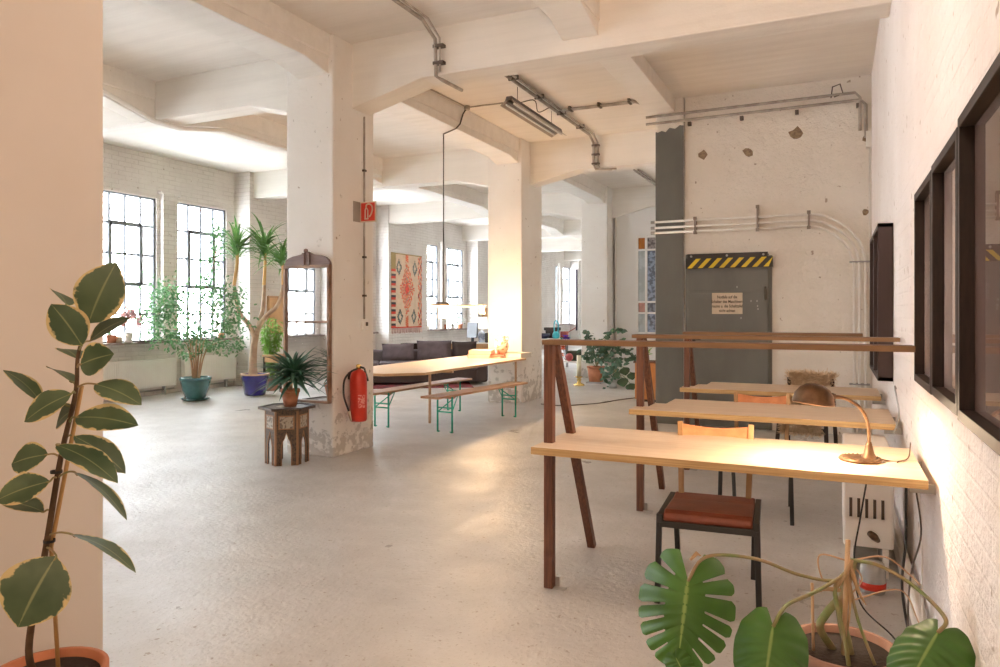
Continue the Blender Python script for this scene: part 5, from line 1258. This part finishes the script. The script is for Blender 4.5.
# big potted plant by the far wall
c = onZ(596, 383, 0); pd = c.y*C_-c.x*S_
t = thing('trailing_potted_plant', c, 'sprawling dark leaved plant in a wide terracotta pot by the third column', 'plant')
MB().box(c.x-.16, c.x+.16, c.y-.16, c.y+.16, 0, .03).build('tile', M_grey, t)
pot(t, c+Vector((0, 0, .03)), .185, .31, M_terra, taper=.75)
rp_ = random.Random(8)
def PQ(px, py, dt=0): return pt(px, py, pd+dt)
st_ = MB(); fo1 = MB()
for pp in ([(596, 366), (594, 350), (588, 338), (586, 330)], [(597, 366), (600, 345), (608, 333), (618, 330), (624, 331)], [(596, 366), (602, 352), (612, 345), (622, 340)], [(597, 366), (604, 356), (616, 352), (630, 350)], [(596, 366), (603, 358), (615, 360), (628, 358)], [(595, 366), (589, 358), (584, 355)], [(596, 366), (592, 350), (591, 342)], [(597, 366), (606, 350), (618, 347), (634, 356), (639, 360)], [(596, 366), (599, 350), (603, 340)]):
    q = bez([PQ(x, y, rp_.uniform(-.3, .1)*i/3) for i, (x, y) in enumerate(pp)], 7); st_.tube(q, .006, 5)
    for p_ in q[5:]:
        for _ in range(2): fo1.leaf(p_, p_+Vector((rp_.uniform(-.11, .11), rp_.uniform(-.08, .08), rp_.uniform(-.10, .05))), rp_.uniform(.045, .08), (rp_.uniform(-.6, .6), -1, rp_.uniform(0, 1)), seg=5)
for _ in range(42):
    p_ = PQ(rp_.gauss(600, 7), rp_.gauss(352, 6), rp_.uniform(-.3, .1)); fo1.leaf(p_, p_+Vector((rp_.uniform(-.12, .12), rp_.uniform(-.1, .1), rp_.uniform(-.10, .04))), .06, (rp_.uniform(-.6, .6), -1, .5), seg=5)
st_.build('stem', M_mstem, t); fo1.build('foliage', leafmat('bush_leaf', (.03, .075, .035), (.075, .15, .08), .15), t)
c2 = onZ(613, 388, 0); t = thing('round_leaved_plant', c2, 'round leaved plant spilling to the floor beside the wide terracotta pot', 'plant')
pot(t, c2, .10, .16, M_grey, taper=.8, n=20)
pd2 = c2.y*C_-c2.x*S_; f1 = MB(); f2 = MB(); s2 = MB()
for _ in range(60):
    x, y = rp_.gauss(612, 5), rp_.gauss(368, 8); p_ = pt(x, y, pd2+rp_.uniform(-.25, .15)); 
    f1.leaf(p_, p_+Vector((rp_.uniform(-.12, .12), rp_.uniform(-.08, .08), rp_.uniform(-.10, .04))), .075, (rp_.uniform(-.5, .5), -1, rp_.uniform(0, .8)), seg=5)
for (x, y, r_) in ((624, 370, 5.5), (631, 375, 5), (622, 381, 6), (630, 386, 5.5), (638, 377, 3), (616, 374, 4)):
    p_ = pt(x, y-r_/2, pd2-.25); f2.leaf(p_, pt(x+2, y+r_, pd2-.3), r_*1.9/F*pd2, (0.1, -1, .4), seg=7, shape=.8)
    s2.tube(bez([c2+Vector((0, 0, .2)), c2.lerp(p_, .5)+Vector((0, 0, .2)), p_], 5), .006, 5)
f1.build('foliage', leafmat('succulent_leaf', (.05, .12, .075), (.09, .18, .11), .15), t); f2.build('large_leaf', L_dark, t); s2.build('stem', M_mstem, t)
# cabinet behind the grey pillar
c = Vector((-2.62, 11.6, 0)); t = thing('wooden_cabinet', c, 'orange wood cabinet standing behind the grey pillar', 'cabinet')
MB().box(-2.93, -2.35, 11.4, 11.8, 0.04, .62).build('body', mat('orange_wood', (.48, .20, .06), .5, col2=(.38, .15, .04), scale=4, stretch=(10, 10, 1)), t, .008); MB().box(-2.95, -2.33, 11.38, 11.82, .62, .645).build('top', M_railwood, t, .004)
MB().box(-2.90, -2.38, 11.43, 11.77, 0, .04).build('plinth', M_darkwood, t)
c = Vector((-2.80, 11.55, .646)); t = thing('small_cactus', c, 'tiny dark pot with thin green sprouts on the orange cabinet', 'plant')
pot(t, c, .06, .09, M_darkwood, rim=.012, n=14); f_ = MB()
for k in range(14): a_ = k*.9; f_.leaf(c+Vector((0, 0, .08)), c+Vector((.13*math.cos(a_), .06*math.sin(a_), .12+.08*((k*7) % 5)/3)), .02, (0, -1, .5), seg=4)
f_.build('foliage', L_bam, t)
# coloured glass window in the far wall
gx0, gx1 = onY(637.5, 300, 15.43).x, -3.2; gz1 = onY(645, 237, 15.43).z; gz0 = onY(645, 334, 15.43).z
yw = 15.43; fx = MB(); xs = [gx0, gx0+.22+.02, gx0+.46, gx1]; 
pxs = [637.5, 646.5, 657, 668]; xs = [onY(p_, 300, yw).x for p_ in pxs]; rows = [237, 250, 302, 313, 333]; zs = [onY(645, r_, yw).z for r_ in rows]
for x in xs: fx.box(x-.025, x+.025, yw-.04, yw+.015, zs[-1]-.03, zs[0]+.03)
for z in zs: fx.box(xs[0]-.025, xs[-1]+.025, yw-.04, yw+.015, z-.02, z+.02)
w9 = struct(fx, 'window_17', M_whitep)
cols9 = {(0, 0): (.42, .14, .02), (0, 1): (.32, .29, .30), (0, 2): (.4, .3, .3), (2, 0): (.45, .22, .18), (2, 1): (.25, .28, .34)}
for r_ in range(4):
    for c_ in range(3):
        cc = cols9.get((r_, c_), (.50, .54, .54) if c_ == 0 else (.30, .36, .48)); 
        mm = mat('cathedral_glass', cc, .08, col2=tuple(v*(.8 if c_ == 0 else .35) for v in cc), scale=14 if c_ else 6, bump=.5, bscale=20, lo=.45, hi=.55)
        struct(MB().box(xs[c_]+.02, xs[c_+1]-.02, yw-.012, yw+.01, zs[r_+1]+.015, zs[r_]-.015), 'coloured_pane', mm, w9)
o = MB().tube([(-4.38, 15.42, 0.0), (-4.38, 15.42, CEIL)], .018, 8).build('riser_pipe', M_pipe, loc=(-4.38, 15.42, 0)); tag(o, 'thin vertical riser pipe on the corner of the third column', 'pipe')
q = [onZ(x, y, .008) for x, y in ((541, 404), (556, 405.5), (575, 405), (600, 403), (618, 400), (640, 397.5), (660, 398))]
o = MB().tube(bez(q, 6), .008, 6).build('floor_cable', M_clip, loc=q[0]); tag(o, 'grey cable lying across the floor behind the trestle rails', 'cable')
# pipes on the left ceiling
t = thing('ceiling_conduit', (-8, 6, 3.7), 'white conduits following the left ceiling beam down to the cross beam', 'pipe')
a_ = [onX(100, 96, -7.3), onX(120, 105, -7.3)]
for d in (0, .08):
    q = [Vector((-7.30+d, 2.5, 3.97)), Vector((-7.30+d, 4.75, 3.97)), Vector((-7.30+d, 5.2, 3.85)), Vector((-7.30+d, 5.92, 3.67)), Vector((-7.28+d, 6.0, 3.665)), Vector((-7.28+d, 6.33, 3.665)), Vector((-7.27+d, 7.0, 3.80)), Vector((-7.27+d, 10.5, 3.80))]
    MB().tube(q, .028 if d else .018, 8).build('tube', M_pipe, t)
# ------------------------------------------------------------------ unseen globes added as warm fill light
for k, (x, y, z, e) in enumerate(FILL_LAMPS):
    t = thing('fill_globe', (x, y, z), ['added warm fill globe in the unseen room behind the viewer', 'added unseen warm fill globe overhead above the nearest desk'][k], 'lamp')
    MB().tube([(x, y, z+.16), (x, y, CEIL)], .004, 6).build('cord', M_black, t)
    MB().lathe([(.12*math.sin(PI*i/12), -.12*math.cos(PI*i/12)) for i in range(13)], (x, y, z), 24).build('globe', mat('fill_glow', (1, .9, .75), .4, emit=(1, .74, .55), estr=e/(4*PI*PI*.12**2)), t)
